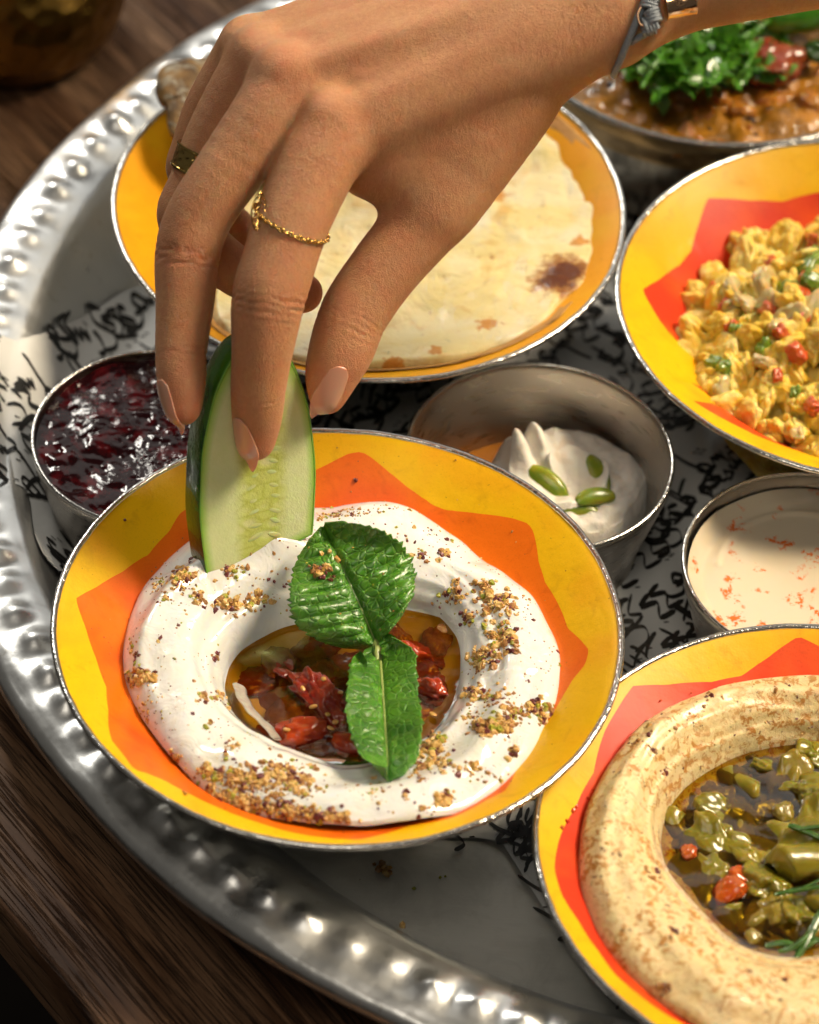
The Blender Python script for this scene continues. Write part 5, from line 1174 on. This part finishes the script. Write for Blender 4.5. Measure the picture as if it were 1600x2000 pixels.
for i in range(n):
    wob_ = 1+.006*sin(t[i]*14)
    for r, z in prof2: V.append(cmid+ex[i]*cs*hw*r*wob_+ey[i]*cax*hl*r+cn*z+(sh*(-z)*.35 if z < 0 else 0))
mk('peel', np.array(V), gridF(n, 30, cu=True), [m_skinc.m, m_rind.m], cuco, midx=np.tile((np.arange(29) < 7).astype(int), n))
V = []
for i in range(n):
    for r in (.95, .5, .01): V.append(cmid+ex[i]*cs*hw*r+ey[i]*cax*hl*r+cn*(-th_-.03*(1-r))+sh*th_*.35)
mk('rear_face', np.array(V), gridF(n, 3, cu=True), m_flesh.m, cuco)

# ---- rings and bracelet
m_gold = Mt('gold', (.80, .52, .16), .16, 1); m_goldd = Mt('hammered_gold', (.55, .38, .12), .24, 1); m_goldd.bump(m_goldd.noise(5, 2), .05, 1)
def ring_loop(c_, ax, r, n, tilt=None):
    ax = np.array(ax, float); ax /= np.linalg.norm(ax); u = np.cross(ax, [0, 0, 1.]); u /= np.linalg.norm(u); v = np.cross(ax, u)
    a = np.arange(n)/n*2*pi
    return c_+r*(np.cos(a)[:, None]*u+np.sin(a)[:, None]*v), u, v
def hug(pts, center, off):     # drop points onto the skin, seen from the finger's axis
    Q = np.array([cam3(p) for p in pts]); cc_ = cam3(center)
    for _ in range(10):
        d = hand_sdf(Q); dirn = Q-cc_; dirn /= np.linalg.norm(dirn, axis=1)[:, None]; Q = Q-dirn*np.clip(d-off, -.3, .3)[:, None]
    return Q@cR+cpos
ic = H(566, 432, -.93); iax = H(628, 462, -.9)-H(508, 405, -.9); 
fd = H(545, 510, -1)-H(600, 360, -.85); fd /= np.linalg.norm(fd)
# plane of the chain: contains the picked chord and the view direction, tilted
ch = iax/np.linalg.norm(iax); axn = np.cross(ch, -fwd+.35*fd); axn /= np.linalg.norm(axn)
u = ch; v = np.cross(axn, u); a = np.arange(110)/110*2*pi
pts = hug(ic+1.0*(np.cos(a)[:, None]*u+np.sin(a)[:, None]*v), ic, .035)
chain = empty('chain_ring', ic, 'thin gold chain ring with a leaf charm on the index finger', 'ring')
L_ = np.linalg.norm(np.diff(np.r_[pts, pts[:1]], axis=0), axis=1).sum(); nl = int(L_/.115)
pr = smoothcurve(pts, nl, True)
lk = []
for i in range(nl):
    d = pr[(i+1) % nl]-pr[i-1]; d /= np.linalg.norm(d); nrm = pr[i]-ic; nrm -= (nrm@d)*d; nrm /= np.linalg.norm(nrm); b = np.cross(d, nrm)
    q = nrm if i % 2 else b
    e = np.arange(12)/12*2*pi; lp = pr[i]+np.cos(e)[:, None]*d*.09+np.sin(e)[:, None]*q*.048
    T_ = np.roll(lp, -1, 0)-np.roll(lp, 1, 0); T_ /= np.linalg.norm(T_, axis=1)[:, None]; n2 = np.cross(d, q); o_ = np.cross(T_, n2)
    f = np.arange(5)/5*2*pi; V = lp[:, None]+.026*(np.cos(f)[None, :, None]*n2+np.sin(f)[None, :, None]*o_[:, None]); lk.append((V.reshape(-1, 3), gridF(12, 5, cu=True, cv=True)))
    if i % 9 == 4: pass
V, F, _ = join(lk); mk('chain', V, F, m_gold.m, chain)
# leaf charm: outlined leaf hanging at the left side of the finger
lc0 = H(511, 374, -1.75); lc1 = H(500, 450, -1.7); la = lc1-lc0; ll = np.linalg.norm(la); la /= ll; ls = .55*fwd+.6*rgt; ls -= (ls@la)*la; ls /= np.linalg.norm(ls)
tt_ = np.linspace(0, 1, 24); wv_ = .22*np.sin(pi*tt_)**.8
lo_ = np.concatenate([lc0+la*ll*tt_[:, None]+ls*wv_[:, None], (lc0+la*ll*tt_[:, None]-ls*wv_[:, None])[::-1][1:-1]])
v1 = tube(np.r_[lo_, lo_[:2]], .022, 6, False); v2 = tube([lc0, lc1], .018, 6)
parts = [v1, v2]
for k in range(3, 21, 3): parts.append(tube([lc0+la*ll*tt_[k], lc0+la*ll*tt_[min(23, k+2)]+ls*wv_[min(23, k+2)]], .012, 5)); parts.append(tube([lc0+la*ll*tt_[k], lc0+la*ll*tt_[min(23, k+2)]-ls*wv_[min(23, k+2)]], .012, 5))
V, F, _ = join(parts); mk('leaf_charm', V, F, m_gold.m, chain)
# wide faceted band on the ring finger
p_, r_ = chains['ring']; bi = int(round(2.55/8*(len(p_)-1))); bc_ = p_[bi]@cR+cpos; bd = (p_[bi+2]-p_[bi-2])@cR; bd /= np.linalg.norm(bd)
u = np.cross(bd, fwd); u /= np.linalg.norm(u); v = np.cross(bd, u); nA = 72; a = np.arange(nA)/nA*2*pi
rows = []
for k, (s_, o_) in enumerate([(-.30, .02), (-.30, .085), (-.25, .095), (-.23, .05), (-.10, .05), (0, .05), (.10, .05), (.23, .05), (.25, .095), (.30, .085), (.30, .02)]):
    q = hug(bc_+bd*s_+.8*(np.cos(a)[:, None]*u+np.sin(a)[:, None]*v), bc_+bd*s_, 0.0); rad = q-(bc_+bd*s_); rad /= np.linalg.norm(rad, axis=1)[:, None]
    fac = (.03*(np.abs(((a/(2*pi)*12+(k % 2)*.5) % 1)-.5)*2) if 3 <= k <= 7 else 0*a)
    rows.append(q+rad*(o_+fac)[:, None])
V = np.stack(rows, 1).reshape(-1, 3); band = mk('gold_band', V, gridF(nA, len(rows), cu=True), m_goldd.m, smooth=False, origin=bc_)
tag(band, 'wide faceted gold band on the ring finger at the left side of the hand', 'ring')
# bracelet
m_cord = Mt('grey_cord', (.24, .27, .30), .45); cw_ = m_cord.noise(30, 2, .5, 0, m_cord.vec((.3, 1, 1))); m_cord.bump(cw_, .03, 1); m_cord.set('Base Color', m_cord.mix(cw_, (.16, .18, .21), (.36, .40, .44)))
m_rose = Mt('rose_gold', (.78, .50, .30), .14, 1)
br_ = empty('bracelet', H(1255, 20, -.5), 'grey cord bracelet with knots and a gold barrel bead on the wrist', 'bracelet')
wc = H(1262, -8, .75); a = np.linspace(0, 2*pi, 90, endpoint=False)
wd_ = H(1330, -62, .7)-H(1170, -25, .7); wd_ /= np.linalg.norm(wd_); wd_ = .88*rgt-.36*upv; wd_ /= np.linalg.norm(wd_)
u = np.cross(wd_, fwd); u /= np.linalg.norm(u); v = np.cross(wd_, u)
pts = hug(wc+2.2*(np.cos(a)[:, None]*u+np.sin(a)[:, None]*v), wc, .07); V, F = tube(np.r_[pts, pts[:3]], .09, 10, False, flat=.8); mk('cord', V, F, m_cord.m, br_)
def coil(c_, axis, R_o, r, turns, pitch, flatten=1):
    axis = np.array(axis, float); axis /= np.linalg.norm(axis); u = np.cross(axis, [.3, .2, 1]); u /= np.linalg.norm(u); v = np.cross(axis, u)
    s_ = np.linspace(0, 1, int(turns*18)); a = s_*turns*2*pi
    pt = c_+R_o*(np.cos(a)[:, None]*u+np.sin(a)[:, None]*v*flatten)+axis*((s_-.5)*turns*pitch)[:, None]
    return tube(pt, r, 7)
def ellipsoid(c_, u, v, w_, sub=3):
    V, F = ico(sub); V = V*(1+.05*fbm(V*3, 2, 4))[:, None]; return c_+V[:, :1]*u+V[:, 1:2]*v+V[:, 2:]*w_, F
k1 = H(1268, 48, -1.2); q = np.array(cR).T
for cc_, ax_, Ro, tu in [(H(1268, 50, -1.25), rgt+.3*upv, .20, 4), (H(1276, 32, -1.35), upv-.3*rgt, .17, 4), (H(1272, 2, -1.35), upv+.3*rgt, .17, 5)]:
    V, F = coil(cc_, ax_, Ro, .055, tu, .085); mk('knot', V, F, m_cord.m, br_)
    V, F = ellipsoid(cc_, rgt*Ro*.95, upv*Ro*.95, fwd*Ro*.9); mk('knot_core', V, F, m_cord.m, br_)
pts = smoothcurve([H(1262, 66, -1.1), H(1240, 78, -.9), H(1215, 95, -.4), H(1195, 104, .2)], 16); V, F = tube(pts, .10, 8, flat=.8); mk('cord_end', V, F, m_cord.m, br_)
lp = smoothcurve([H(1262, 5, -1.35), H(1247, 25, -1.35), H(1252, 48, -1.35), H(1270, 42, -1.4), H(1272, 20, -1.4)], 26, True); V, F = tube(np.r_[lp, lp[:2]], .035, 8, False); mk('jump_ring', V, F, m_rose.m, br_)
b0, b1 = H(1298, 20, -1.25), H(1356, 8, -1.2); bx = b1-b0; bl = np.linalg.norm(bx); bx /= bl; u = np.cross(bx, fwd); u /= np.linalg.norm(u); v = np.cross(bx, u)
rows = []; a = np.arange(40)/40*2*pi
for s_, r in [(0, .001), (0, .34), (.01, .36), (.04, .37), (.06, .35), (.5, .35), (.94, .35), (.96, .37), (.99, .36), (1, .34), (1, .001)]: rows.append(b0+bx*bl*s_+upv*.12+r*(np.cos(a)[:, None]*u+np.sin(a)[:, None]*v))
mk('barrel_bead', np.stack(rows, 1).reshape(-1, 3), gridF(40, 11, cu=True), m_rose.m, br_)
m_eng = Mt('engraving', (.16, .09, .04), .4, .6); ec = b0+bx*bl*.52+upv*.12; 
def on_bar(x, y): a_ = y/.355; return ec+bx*x+(-fwd*cos(a_)+upv*sin(a_))*.358
parts = [tube([on_bar(.13*cos(q_), .13*sin(q_)) for q_ in np.linspace(0, 2*pi, 25)], .008, 5, False)]
for l_ in ([(-.05, -.08), (-.05, .08)], [(-.05, 0), (.06, .08)], [(-.05, 0), (.06, -.08)], [(.09, -.06), (-.09, .06)]): parts.append(tube([on_bar(*l_[0]), on_bar(*l_[1])], .008, 5))
V, F, _ = join(parts); mk('emblem', V, F, m_eng.m, br_)
# small charm disc hanging under the wrist
c_ = H(1140, 131, -.1); u, v = rgt*.22, (upv*.8+fwd*.5)*.20; a = np.arange(25)/24*2*pi
V, F = tube(c_+np.cos(a)[:, None]*u+np.sin(a)[:, None]*v, .025, 8, False); mk('charm_ring', V, F, m_rose.m, br_)
V, F = ellipsoid(c_, u*.8, v*.8, np.cross(u, v)/np.linalg.norm(np.cross(u, v))*.05, 2); mk('charm', V, F, m_gold.m, br_)
